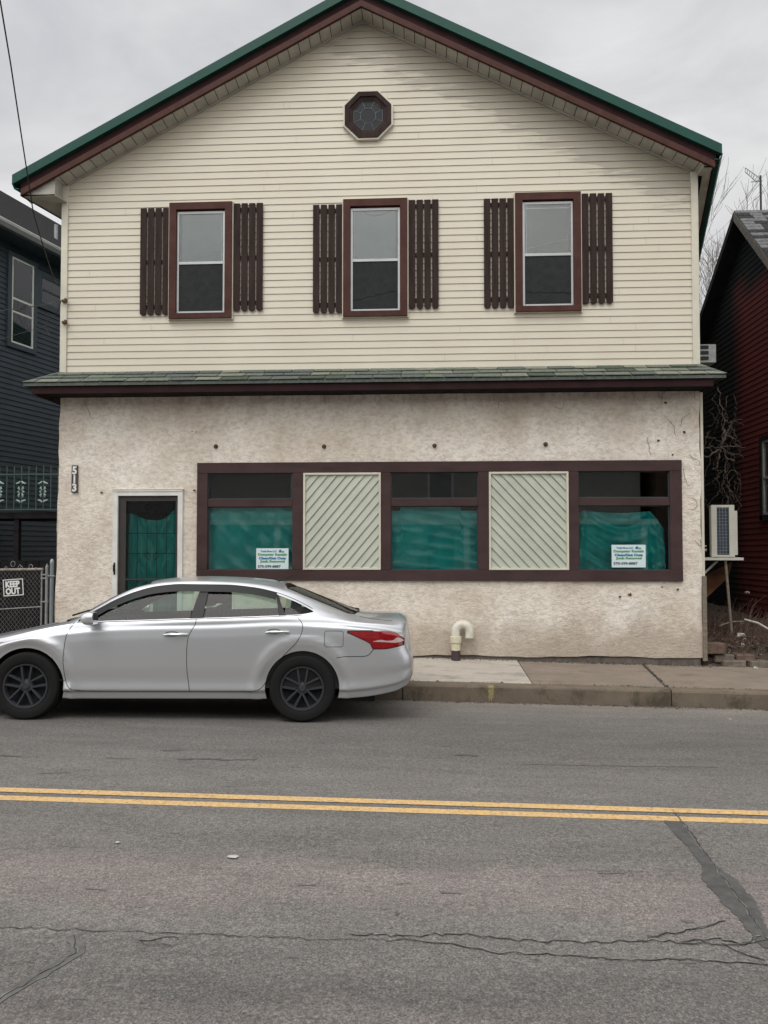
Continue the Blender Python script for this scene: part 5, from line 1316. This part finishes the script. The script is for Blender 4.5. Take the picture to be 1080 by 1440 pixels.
def bodymesh(name, x0, x1, nx, inset=0, zmin=None, flare=True):
    xs = [x0+(x1-x0)*(.5-.5*math.cos(math.pi*i/nx))*.35+(x1-x0)*i/nx*.65 for i in range(nx+1)]
    V = []; n = None
    for x in xs:
        s = section(x); n = len(s); row = []
        for (y, z) in s:
            if inset:
                y = max(0, y-inset); z = z-inset if z > .8 else z
                if zmin: z = max(z, zmin)
                row.append((x, y, z)); continue
            t = max(0, (x-4.25)/(4.864-4.25)); xx = x+(rearw(z)+.045)*t*t
            t = max(0, (.5-x)/.5); xx += frontw(z)*t*t
            if flare:
                for wx in WX_:
                    d = math.hypot(x-wx, z-WR)
                    if z < .86: y += .016*math.exp(-((d-.475)/.05)**2) - .022*max(0, min(1, (.455-d)/.07))*(1 if d > .2 else 1)
            row.append((xx, y, z))
        V.append(row)
    verts = []; 
    for row in V: verts += [(a, -b, c) for a, b, c in row]+[(a, b, c) for a, b, c in reversed(row[:-1])]
    m = 2*n-1; fs = []
    for i in range(nx):
        for k in range(m):
            fs.append((i*m+k, (i+1)*m+k, (i+1)*m+(k+1)%m, i*m+(k+1)%m))
    fs += [tuple(range(m-1,-1,-1)), tuple(nx*m+k for k in range(m))]
    me = bpy.data.meshes.new(name); me.from_pydata(verts, [], fs)
    bm = bmesh.new(); bm.from_mesh(me); bmesh.ops.remove_doubles(bm, verts=bm.verts, dist=.00005); bmesh.ops.recalc_face_normals(bm, faces=bm.faces)
    bmesh.ops.triangulate(bm, faces=[f for f in bm.faces if len(f.verts) > 4]); bm.to_mesh(me); 
    bv = BVHTree.FromBMesh(bm); bm.free()
    return me, bv
outer, BV = bodymesh('body', 0, 4.864, 190)
inner, _ = bodymesh('inner', 1.36, 4.22, 60, inset=.038, zmin=.34, flare=False)
def tmpobj(me): o = bpy.data.objects.new('tmp', me); COL.objects.link(o); return o
def solid(mb):
    me = bpy.data.meshes.new('c'); me.from_pydata(mb.v, [], mb.f); bm = bmesh.new(); bm.from_mesh(me); bmesh.ops.recalc_face_normals(bm, faces=bm.faces); bm.to_mesh(me); bm.free(); return tmpobj(me)
DLO_T = [(1.46,1.0),(1.6,1.07),(1.8,1.188),(2.0,1.275),(2.2,1.33),(2.45,1.355),(2.9,1.356),(3.2,1.333),(3.45,1.284),(3.65,1.215),(3.80,1.145),(3.85,1.118)]
DLO_B = [(1.46,.985),(1.6,.992),(2.2,1.016),(2.6,1.034),(3.0,1.05),(3.55,1.076),(3.74,1.088),(3.85,1.112)]
cutters = []
mb = MB(); xs = fr(1.46, 3.85, 40); poly = [(x, interp(DLO_B, x)) for x in xs]+[(x, interp(DLO_T, x)) for x in reversed(xs)]
mb.prism(poly, -1.1, 1.1); cutters.append(solid(mb))
mb = MB(); ws = [(1.36,0),(1.37,.25),(1.41,.5),(1.50,.665),(1.62,.665),(1.8,.63),(2.0,.595),(2.10,.56),(2.06,.3),(2.05,0)]
def flat(pl, z0, z1):
    full = pl+[(x, -y) for x, y in reversed(pl) if y > 0]; n = len(full); m = MB()
    m.add([(x,y,z0) for x,y in full]+[(x,y,z1) for x,y in full], [tuple(range(n)), tuple(range(2*n-1,n-1,-1))]+[(i,(i+1)%n,(i+1)%n+n,i+n) for i in range(n)]); return m
rs_ = [(3.50,0),(3.51,.3),(3.56,.54),(3.7,.60),(3.95,.635),(4.2,.665),(4.27,.60),(4.31,.3),(4.32,0)]
cutters.append(solid(flat(ws, 1.0, 1.7))); cutters.append(solid(flat(rs_, 1.03, 1.7)))
for wx in WX_:
    for s in (-1, 1):
        m = MB(); m.lathe([(.378, s*.55), (.378, s*1.2)], (wx, 0, WR+.004), 'y', 72)
        n = 72; m.f += [tuple(range(n)), tuple(range(2*n-1, n-1, -1))]; m.m += [0, 0]
        cutters.append(solid(m))
cutters.append(tmpobj(inner))
body = tmpobj(outer)
for c_ in cutters:
    md = body.modifiers.new('b', 'BOOLEAN'); md.operation = 'DIFFERENCE'; md.solver = 'EXACT'; md.object = c_
dg = bpy.context.evaluated_depsgraph_get(); nm = bpy.data.meshes.new_from_object(body.evaluated_get(dg)); body.modifiers.clear()
for c_ in cutters: bpy.data.objects.remove(c_)
body.data = nm; body.name = 'body'; nm.name = 'body'; body.parent = car; body['_w'] = (0,0,0)
bm = bmesh.new(); bm.from_mesh(nm); bmesh.ops.remove_doubles(bm, verts=bm.verts, dist=.0004); bmesh.ops.dissolve_degenerate(bm, edges=bm.edges, dist=.0004); bmesh.ops.triangulate(bm, faces=[f for f in bm.faces if len(f.verts) > 4]); bm.to_mesh(nm); bm.free()
nm.materials.clear(); nm.materials.append(MT['paint']); nm.materials.append(MT['black'])
for p in nm.polygons:
    h = BV.find_nearest(p.center); p.material_index = 0 if h[3] < .0035 else 1
    p.use_smooth = True

from mathutils.interpolate import poly_3d_calc
nm.set_sharp_from_angle(angle=R(180))
ln = [(0,0,0)]*len(nm.loops); bm = bmesh.new(); bm.from_mesh(outer); bm.faces.ensure_lookup_table(); bm.normal_update()
for p in nm.polygons:
    for li in p.loop_indices:
        n_ = p.normal
        if p.material_index == 0:
            h = BV.find_nearest(nm.vertices[nm.loops[li].vertex_index].co)
            if h[0] is not None:
                f = bm.faces[h[2]]; wts = poly_3d_calc([v.co for v in f.verts], h[0]); q = Vector((0,0,0))
                for wt, v in zip(wts, f.verts): q += v.normal*wt
                if q.length > .1: n_ = q.normalized()
        ln[li] = tuple(n_)
bm.free(); nm.normals_split_custom_set(ln)
for v in nm.vertices: v.co.x -= CX
print('car body polys', len(nm.polygons))
def SY(x, z, s=-1, off=0):                     # point on the side surface
    h = BV.ray_cast(Vector((x, s*2, z)), Vector((0, -s, 0)))
    if h[0] is None: return Vector((x, s*.8, z))
    return Vector((x, h[0].y, z))+h[1]*off
def cs(mb): mb.v = [(a-CX, b, c) for a, b, c in mb.v]; return mb
def sidepatch(lo, hi, x0, x1, s, off, nx=30, nz=8, thick=0, xl=None):
    mb = MB(); V = []
    for i in range(nx+1):
        for k in range(nz+1):
            t = k/nz; u = i/nx; x = x0+(x1-x0)*u
            if xl: x = xl[0](t)+(xl[1](t)-xl[0](t))*u
            z = lo(x)+(hi(x)-lo(x))*t; V.append(SY(x, z, s, off))
    mb.add(V, [(i*(nz+1)+k, (i+1)*(nz+1)+k, (i+1)*(nz+1)+k+1, i*(nz+1)+k+1) for i in range(nx) for k in range(nz)]); return mb
lo = lambda x: interp(DLO_B, x)-.002
hi = lambda x: interp(DLO_T, x)+.002
def sidetube(pts, r, s, off=0, n=5, sub=6):
    out = []
    for a, b in zip(pts[:-1], pts[1:]):
        for j in range(sub): t = j/sub; out.append(SY(a[0]+(b[0]-a[0])*t, a[1]+(b[1]-a[1])*t, s, off))
    out.append(SY(*pts[-1], s, off)); m = MB(); m.tube(out, r, n); return m
def smoothpts(pp, n=6):
    out = []
    for i in range(len(pp)-1):
        p0, p1, p2, p3 = pp[max(0,i-1)], pp[i], pp[i+1], pp[min(len(pp)-1,i+2)]
        for k in range(n):
            t = k/n; out.append(tuple(p1[j]+.5*t*(p2[j]-p0[j]+t*(2*p0[j]-5*p1[j]+4*p2[j]-p3[j]+t*(3*(p1[j]-p2[j])+p3[j]-p0[j]))) for j in (0,1)))
    out.append(pp[-1]); return out
for s in (-1, 1):
    for nm_, xa, xb in (('front_side_window', 1.47, 2.60), ('rear_side_window', 2.74, 3.50), ('quarter_window', 3.56, 3.845)):
        cs(sidepatch(lo, hi, xa, xb, s, -.012)).build(nm_, MT['carglass'], car, smooth=True, local=True, recalc=False)
    # black pillar covers
    cs(sidepatch(lo, hi, 0, 0, s, .001, 6, 10, xl=(lambda t: 2.60+.065*t, lambda t: 2.73+.02*t))).build('pillar_trim', MT['black'], car, smooth=True, local=True, recalc=False)
    cs(sidepatch(lo, hi, 0, 0, s, .001, 6, 10, xl=(lambda t: 3.50-.045*t, lambda t: 3.575-.10*t))).build('pillar_trim', MT['black'], car, smooth=True, local=True, recalc=False)
    cs(sidepatch(lo, hi, 1.465, 1.62, s, .001, 8, 5)).build('pillar_trim', MT['black'], car, smooth=True, local=True, recalc=False)
    # rain visors over the glass
    for xa, xb in ((1.60, 2.68), (2.6805, 3.46)):
        cs(sidepatch(lambda x: interp(DLO_T, x)-.058, lambda x: interp(DLO_T, x)+.012, xa, xb, s, .009, 34, 3)).build('rain_visor', MT['black'], car, smooth=True, local=True, recalc=False)
    cs(sidetube([(x, interp(DLO_B, x)-.008) for x in fr(1.46, 3.74, 24)], .0065, s, .001, 6, 2)).build('belt_moulding', MT['chrome'], car, smooth=True, local=True)
    cs(sidetube([(x, interp(DLO_T, x)+.02) for x in fr(1.47, 3.84, 34)], .004, s, .0, 5, 2)).build('window_moulding', MT['gap'], car, local=True)
    # shut lines
    gl = {'front_door_gap': [(1.43,.975),(1.39,.90),(1.365,.80),(1.36,.60),(1.375,.42),(1.42,.335),(1.52,.305),(1.8,.298),(2.55,.300),(2.62,.302)],
          'centre_door_gap': [(2.665,1.03),(2.655,.97),(2.60,.86),(2.585,.72),(2.595,.5),(2.625,.302)],
          'rear_door_gap': [(2.625,.302),(3.1,.305),(3.28,.315),(3.36,.36),(3.42,.47),(3.50,.60),(3.62,.73),(3.70,.82),(3.745,.92),(3.74,1.0),(3.68,1.072)],
          'bumper_gap': [(4.10,.655),(4.20,.668),(4.35,.668),(4.42,.68),(4.46,.72),(4.50,.775)],
          'roof_door_gap': [(2.665,1.355),(2.67,1.375)],
          'front_bumper_gap': [(.0,.58),(.3,.60),(.6,.585)],
          'sill_gap': [(1.37,.40),(1.30,.40)]}
    for k_, pp in gl.items(): cs(sidetube(smoothpts(pp), .0042, s, -.0012, 5, 2)).build('panel_gap', MT['gap'], car, local=True)
    # fuel flap (near side only)
    if s < 0:
        x0, x1, z0, z1, r = 3.975, 4.165, .765, .925, .022
        pp = []
        for cx_, cz_, a0 in ((x1-r,z1-r,0),(x0+r,z1-r,90),(x0+r,z0+r,180),(x1-r,z0+r,270)):
            for j in range(5): a = R(a0+j*22.5); pp.append((cx_+r*math.cos(a), cz_+r*math.sin(a)))
        cs(sidetube(pp+[pp[0]], .0028, s, -.0004, 5, 2)).build('fuel_flap', MT['gap'], car, local=True)
    # handles
    for hx, hz in ((2.47,.868), (3.50,.905)):
        m = MB(); cup = [SY(hx-.04+.075*math.cos(a), hz+.008+.028*math.sin(a), s, .0012) for a in fr(0, 6.283*15/16, 15)]
        m.add(cup+[SY(hx-.04, hz+.008, s, -.002)], [(i, (i+1)%16, 16) for i in range(16)]); cs(m)
        hb = m.build('handle_cup', mat('cup_shade', (.22,.22,.225), .35, metal=.7) if 'cup' not in MT else MT['cup'], car, local=True, recalc=False); MT['cup'] = hb.data.materials[0]
        m = MB(); pts = [SY(hx-.125, hz-.004, s, .004), SY(hx-.09, hz, s, .02), SY(hx-.03, hz+.002, s, .032), SY(hx+.05, hz+.004, s, .030), SY(hx+.10, hz+.004, s, .018), SY(hx+.115, hz+.003, s, .006)]
        m.tube(pts, [.008,.012,.012,.012,.013,.008], 10); cs(m).build('door_handle', MT['chrome'], car, smooth=True, local=True)
    # tail lamp
    TLT = [(4.22,.917),(4.4,.915),(4.6,.905),(4.70,.885),(4.755,.85)]; TLB = [(4.22,.905),(4.35,.855),(4.46,.805),(4.47,.765),(4.6,.768),(4.755,.795)]
    def tl_lo(x): return interp([(4.22,.908),(4.3,.872),(4.42,.816),(4.452,.79),(4.462,.748),(4.6,.750),(4.70,.766),(4.80,.79)], x)
    def tl_hi(x): return interp([(4.20,.922),(4.4,.928),(4.6,.920),(4.70,.902),(4.76,.870),(4.80,.835)], x)
    tl = cs(sidepatch(lambda x: tl_lo(x)-.009, lambda x: tl_hi(x)+.007, 4.205, 4.80, s, .001, 40, 8)).build('tail_lamp', MT['gap'], car, smooth=True, local=True, recalc=False)
    tl['_w'] = (0,0,0)
    cs(sidepatch(tl_lo, tl_hi, 4.22, 4.775, s, .006, 40, 10)).build('lens', MT['red_lens'], tl, smooth=True, local=True, recalc=False)
    cs(sidepatch(lambda x: interp([(4.47,.818),(4.6,.812),(4.70,.805),(4.78,.82)], x), lambda x: interp([(4.47,.822),(4.55,.836),(4.62,.826),(4.68,.832),(4.72,.86),(4.78,.835)], x), 4.47, 4.785, s, .0075, 30, 4)).build('reversing_lens', MT['clear_lens'], tl, smooth=True, local=True, recalc=False)
    # head lamp
    cs(sidepatch(lambda x: interp([(.08,.52),(.3,.60),(.5,.69),(.74,.772)], x), lambda x: interp([(.08,.58),(.3,.70),(.5,.755),(.74,.776)], x), .06, .74, s, .004, 30, 6)).build('head_lamp', MT['clear_lens'], car, smooth=True, local=True, recalc=False)
    # mirror
    b_ = SY(1.56, 1.0, s, .0); m = MB()
    ring_ = []
    vs = []
    prof = [(.0,.02),(.015,.055),(.05,.078),(.10,.085),(.135,.08),(.14,.07)]
    c0 = Vector((1.55, s*.99, 1.03)); n = 16
    for (dx, rr2) in prof:
        for k in range(n):
            a = 2*math.pi*k/n; ca, sa = math.cos(a), math.sin(a)
            q = (abs(ca)**.6*math.copysign(1, ca), abs(sa)**.6*math.copysign(1, sa))
            vs.append((c0.x+dx, c0.y+q[0]*rr2*1.12, c0.z+q[1]*rr2*.80-.0))
    m.add(vs, [(i*n+k, i*n+(k+1)%n, (i+1)*n+(k+1)%n, (i+1)*n+k) for i in range(len(prof)-1) for k in range(n)]+[tuple(range(n-1,-1,-1)), tuple((len(prof)-1)*n+k for k in range(n))])
    mr = cs(m).build('side_mirror', MT['paint'], car, smooth=50, local=True)
    m = MB(); m.hull8([(1.555,s*.86,.985),(1.63,s*.86,.985),(1.63,s*.93,.992),(1.555,s*.93,.992),(1.555,s*.86,1.01),(1.63,s*.86,1.01),(1.63,s*.93,1.02),(1.555,s*.93,1.02)]); cs(m).build('mirror_foot', MT['black'], mr, local=True)
    m = MB(); m.box(1.6915, 1.693, min(s*.92,s*1.06), max(s*.92,s*1.06), .975, 1.085); cs(m).build('mirror_glass', MT['chrome'], mr, local=True)
    # black sill seam
    cs(sidetube([(x, interp(T_zb, x)+.088) for x in fr(1.40, 3.30, 20)], .0022, s, -.0002, 4, 2)).build('sill_seam', MT['gap'], car, local=True)

def toppatch(pl, off, nu=18, nv=16):
    # pl: half outline as functions of y: x front/back limits
    ys = fr(-1, 1, nv*2)
    return None
def glasstop(name, xa, xb, hw, z=2.0):
    V = []; nx, ny = 20, 24; m = MB()
    for i in range(nx+1):
        for k in range(ny+1):
            u, v = i/nx, -1+2*k/ny; y = v*hw(u); x = xa(v)+(xb(v)-xa(v))*u
            h = BV.ray_cast(Vector((x, y, z)), Vector((0,0,-1))); V.append(Vector((x, y, h[0].z))-h[1]*.010)
    m.add(V, [(i*(ny+1)+k, (i+1)*(ny+1)+k, (i+1)*(ny+1)+k+1, i*(ny+1)+k+1) for i in range(nx) for k in range(ny)])
    return cs(m).build(name, MT['carglass'], car, smooth=True, local=True, recalc=False)
glasstop('windscreen', lambda v: 1.345+.14*v*v, lambda v: 2.08+.03*v*v, lambda u: .70-.11*u)
glasstop('rear_screen', lambda v: 3.48+.08*v*v, lambda v: 4.34-.10*v*v, lambda u: .575+.115*u)
# dark frit band round the rear screen
def toptube(pp, r, name, m_, off=0.0):
    pts = []
    for a, b in zip(pp[:-1], pp[1:]):
        for j in range(8):
            t = j/8; x, y = a[0]+(b[0]-a[0])*t, a[1]+(b[1]-a[1])*t; h = BV.ray_cast(Vector((x,y,2)), Vector((0,0,-1))); pts.append(h[0]+h[1]*off)
    m = MB(); m.tube(pts, r, 5); return cs(m).build(name, m_, car, local=True)
toptube([(4.32,-.3),(4.27,-.60),(4.2,-.665),(3.95,-.635),(3.7,-.60),(3.56,-.54),(3.51,-.3),(3.50,0),(3.51,.3),(3.56,.54),(3.7,.60),(3.95,.635),(4.2,.665),(4.27,.60),(4.32,.3),(4.32,-.3)], .008, 'screen_seal', MT['black'])
toptube([(1.36,0),(1.37,-.25),(1.41,-.5),(1.50,-.665),(1.62,-.665),(1.8,-.63),(2.0,-.595),(2.10,-.56),(2.06,-.3),(2.05,0),(2.06,.3),(2.10,.56),(2.0,.595),(1.8,.63),(1.62,.665),(1.50,.665),(1.41,.5),(1.36,0)], .007, 'screen_seal', MT['black'])
for s in (-1, 1):
    toptube([(1.32, s*.72),(1.0,s*.70),(.6,s*.66),(.3,s*.58)], .004, 'bonnet_gap', MT['gap'], -.001)
    toptube([(4.33, s*.66),(4.5,s*.69),(4.7,s*.675)], .004, 'boot_gap', MT['gap'], -.001)
toptube([(1.32,-.72),(1.26,-.4),(1.24,0),(1.26,.4),(1.32,.72)], .016, 'cowl', MT['black'], .004)
# wiper visible as a dark sliver on the cowl
m = MB(); m.tube([(1.30,-.55,1.03),(1.36,-.30,1.065),(1.43,.1,1.10)], [.010,.008,.006], 6); cs(m).build('wiper', MT['black'], car, local=True)
# antenna on the roof
h = BV.ray_cast(Vector((3.42,0,2)), Vector((0,0,-1)))[0]; m = MB(); m.tube([(3.38,0,h.z),(3.42,0,h.z+.022),(3.48,0,h.z+.02)], [.02,.016,.010], 8); m.tube([(3.44,0,h.z+.015),(3.56,0,h.z+.075)], .004, 6); cs(m).build('aerial', MT['black'], car, local=True)
# rear: boot shut line, plate, bumper reflectors, exhaust
m = MB(); m.tube([(4.80,-.52,.74),(4.82,-.5,.70),(4.825,.5,.70),(4.80,.52,.74)], .005, 5); cs(m).build('boot_lid_gap', MT['gap'], car, local=True)
m = MB(); m.box(4.80, 4.812, -.16, .16, .77, .86); pl_ = cs(m).build('licence_plate', MT['white'], car, local=True)
m = MB(); m.box(4.785, 4.803, -.34, .34, .905, .925); cs(m).build('boot_garnish', MT['chrome'], car, local=True)
m = MB(); m.tube([(4.55,.5,.25),(4.84,.5,.26)], .03, 12); cs(m).build('exhaust', MT['galv'], car, local=True)
for s in (-1, 1):
    m = MB(); p = SY(4.72, .47, s, .003); m.box(4.775, 4.80, min(s*.58,s*.70), max(s*.58,s*.70), .40, .43); cs(m).build('reflector', MT['red_lens'], car, local=True)
# grille and lower intake at the front
m = MB(); m.box(.03,.06,-.34,.34,.50,.64); cs(m).build('grille', MT['black'], car, local=True)
m = MB(); m.box(.0,.03,-.5,.5,.26,.36); cs(m).build('air_intake', MT['black'], car, local=True)
# underbody
m = MB(); m.box(.4,4.5,-.72,.72,.19,.25); m.tube([(.98,-.7,WR),(.98,.7,WR)],.03,8); m.tube([(3.756,-.7,WR),(3.756,.7,WR)],.04,8); cs(m).build('underbody', MT['black'], car, local=True)
# interior
def seat(x, y, w=.50, name='front_seat'):
    m = MB(); m.hull8([(x-.28,y-w/2,.42),(x+.28,y-w/2,.40),(x+.28,y+w/2,.40),(x-.28,y+w/2,.42),(x-.28,y-w/2,.60),(x+.25,y-w/2,.56),(x+.25,y+w/2,.56),(x-.28,y+w/2,.60)])
    m.hull8([(x+.22,y-w/2,.50),(x+.36,y-w/2,.50),(x+.36,y+w/2,.50),(x+.22,y+w/2,.50),(x+.40,y-w*.42,1.12),(x+.50,y-w*.42,1.12),(x+.50,y+w*.42,1.12),(x+.40,y+w*.42,1.12)])
    st = cs(m).build(name, MT['seat'], car, local=True, bevel=.035, smooth=60); st['_w'] = (0,0,0)
    return st
for y in (-.37, .37):
    st = seat(2.25, y); m = MB()
    m.hull8([(2.64,y-.13,1.14),(2.74,y-.13,1.14),(2.74,y+.13,1.14),(2.64,y+.13,1.14),(2.67,y-.12,1.33),(2.76,y-.12,1.33),(2.76,y+.12,1.33),(2.67,y+.12,1.33)])
    for q in (-.05, .05): m.tube([(2.68,y+q,1.08),(2.69,y+q,1.16)], .007, 5)
    cs(m).build('headrest', MT['seat'], st, local=True, bevel=.03, smooth=60)
st = seat(3.15, 0, 1.25, 'rear_seat')
for y in (-.4, .4):
    m = MB(); m.hull8([(3.58,y-.13,1.12),(3.66,y-.13,1.12),(3.66,y+.13,1.12),(3.58,y+.13,1.12),(3.60,y-.11,1.24),(3.68,y-.11,1.24),(3.68,y+.11,1.24),(3.60,y+.11,1.24)]); cs(m).build('headrest', MT['seat'], st, local=True, bevel=.025, smooth=60)
m = MB(); m.hull8([(1.40,-.74,.6),(1.75,-.74,.6),(1.75,.74,.6),(1.40,.74,.6),(1.42,-.72,.98),(1.72,-.74,.96),(1.72,.74,.96),(1.42,.72,.98)]); cs(m).build('dashboard', MT['seat'], car, local=True, bevel=.03)
m = MB(); m.tube([(1.88+.06*math.cos(a)*-1, -.37+.185*math.sin(a), .93+.175*math.cos(a)) for a in fr(0, 6.283, 24)], .014, 7); m.tube([(1.75,-.37,.88),(1.89,-.37,.93)], .03, 8); cs(m).build('steering_wheel', MT['black'], car, local=True)
m = MB(); m.box(3.70, 4.28, -.62, .62, .98, 1.0); cs(m).build('parcel_shelf', MT['seat'], car, local=True)
# wheels
def wheel(x, s):
    m = MB(); y0 = s*.885; r0 = WR
    c_ = (x, 0, WR)
    face = s*.845
    # cover: rim ring + hub
    m.lathe([(.222, s*.868), (.222, s*.888), (.208, s*.886), (.200, s*.864), (.198, s*.80)], c_, 'y', 48)
    m.lathe([(.001, s*.876), (.030, s*.876), (.036, s*.868), (.062, s*.862), (.068, s*.85), (.070, s*.80)], c_, 'y', 30)
    for k in range(5):
        for d in (-1, 1):
            a = 2*math.pi*k/5+math.pi/2; ca, sa = math.cos(a), math.sin(a)
            def P(r, t, y): return (x+ca*r-sa*t, y, WR+sa*r+ca*t)
            w0, w1 = .023, .027; o0, o1 = d*.028, d*.052
            m.hull8([P(.045,o0-w0*.6,s*.845),P(.205,o1-w1*.55,s*.852),P(.205,o1+w1*.55,s*.852),P(.045,o0+w0*.6,s*.845),P(.045,o0-w0*.35,s*.872),P(.205,o1-w1*.35,s*.880),P(.205,o1+w1*.35,s*.880),P(.045,o0+w0*.35,s*.872)])
        a = 2*math.pi*(k+.5)/5+math.pi/2
        m.lathe([(.001,s*.872),(.010,s*.872),(.012,s*.858)], (x+.053*math.cos(a),0,WR+.053*math.sin(a)), 'y', 8)
    cs(m); w_ = m.build('wheel', MT['rim'], car, local=True, smooth=30); w_['_w'] = (0,0,0)
    m = MB(); m.lathe([(.001,s*.815),(.20,s*.815)], c_, 'y', 30); cs(m).build('brake_disc', MT['dark'], w_, local=True)
    m = MB(); m.lathe([(.216,s*.72),(.216,s*.872),(.228,s*.884),(.250,s*.892),(.290,s*.897),(.318,s*.892),(.331,s*.878),(.338,s*.855),(.338,s*.70),(.325,s*.672),(.216,s*.68)], c_, 'y', 64, closed=True)
    cs(m).build('tyre', MT['tyre'], w_, local=True, smooth=35)
for x in WX_:
    for s in (-1, 1): wheel(x, s)
# ------------------------------------------------------------------ light
w = bpy.data.worlds.new('World'); sc.world = w; w.use_nodes = True; nt = w.node_tree; N = nt.nodes; L = nt.links
bg = N['Background']
SE, SA = R(58), R(200)           # elevation, azimuth measured from +Y clockwise
sky = N.new('ShaderNodeTexSky'); sky.sky_type = 'NISHITA'; sky.sun_disc = False; sky.sun_elevation = SE; sky.sun_rotation = SA
sky.air_density = 1; sky.dust_density = 5
hs = N.new('ShaderNodeHueSaturation'); hs.inputs['Saturation'].default_value = .12; L.new(sky.outputs[0], hs.inputs['Color'])
tc = N.new('ShaderNodeTexCoord'); v = tc.outputs['Generated']
sp_ = N.new('ShaderNodeSeparateXYZ'); L.new(v, sp_.inputs[0])
# cloud deck: brighter overhead and toward the veiled sun, dull grey to the north
dt = N.new('ShaderNodeVectorMath'); dt.operation = 'DOT_PRODUCT'; L.new(v, dt.inputs[0])
sd = Vector((math.sin(SA)*math.cos(SE), math.cos(SA)*math.cos(SE), math.sin(SE))); dt.inputs[1].default_value = sd
m1 = math_(nt, 'MULTIPLY_ADD', dt.outputs['Value'], .5, .5)
mpn = N.new('ShaderNodeMapping'); mpn.inputs['Scale'].default_value = (1.0,1.0,2.4); L.new(v, mpn.inputs[0])
cl = noise(nt, mpn.outputs[0], 2.8, 7, .55, .4)
deck_ = ramp(nt, m1, [(.30, (5.6,5.65,5.8)), (.62, (7.2,7.2,7.3)), (.9, (13.5,13.4,13.2)), (1.0, (16,15.8,15.4))])
cloud = mix(nt, 1.0, deck_, ramp(nt, cl, [(.32, (.80,.81,.84)), (.5, (.98,.98,.985)), (.66, (1.17,1.17,1.15))]), 'MULTIPLY')
hz = ramp(nt, sp_.outputs[2], [(.0, (1.22,1.21,1.19)), (.5, (1.0,)*3), (.75, (.92,.92,.93))])
cloud = mix(nt, 1.0, cloud, hz, 'MULTIPLY')
fin = mix(nt, .92, hs.outputs[0], cloud); L.new(fin, bg.inputs[0]); bg.inputs[1].default_value = .1
sl = bpy.data.lights.new('sun', 'SUN'); so_ = bpy.data.objects.new('sun', sl); COL.objects.link(so_)
sl.energy = 1.2; sl.angle = R(35); sl.color = (1, .97, .93)
so_.rotation_euler = (-sd).to_track_quat('-Z', 'Y').to_euler()
sc.view_settings.view_transform = 'Standard'; sc.view_settings.look = 'None'; sc.view_settings.exposure = .14; sc.view_settings.gamma = 1
sc.render.engine = 'CYCLES'
sc.cycles.max_bounces = 8; sc.cycles.transparent_max_bounces = 16
for o in bpy.data.objects:
    if '_w' in o: del o['_w']
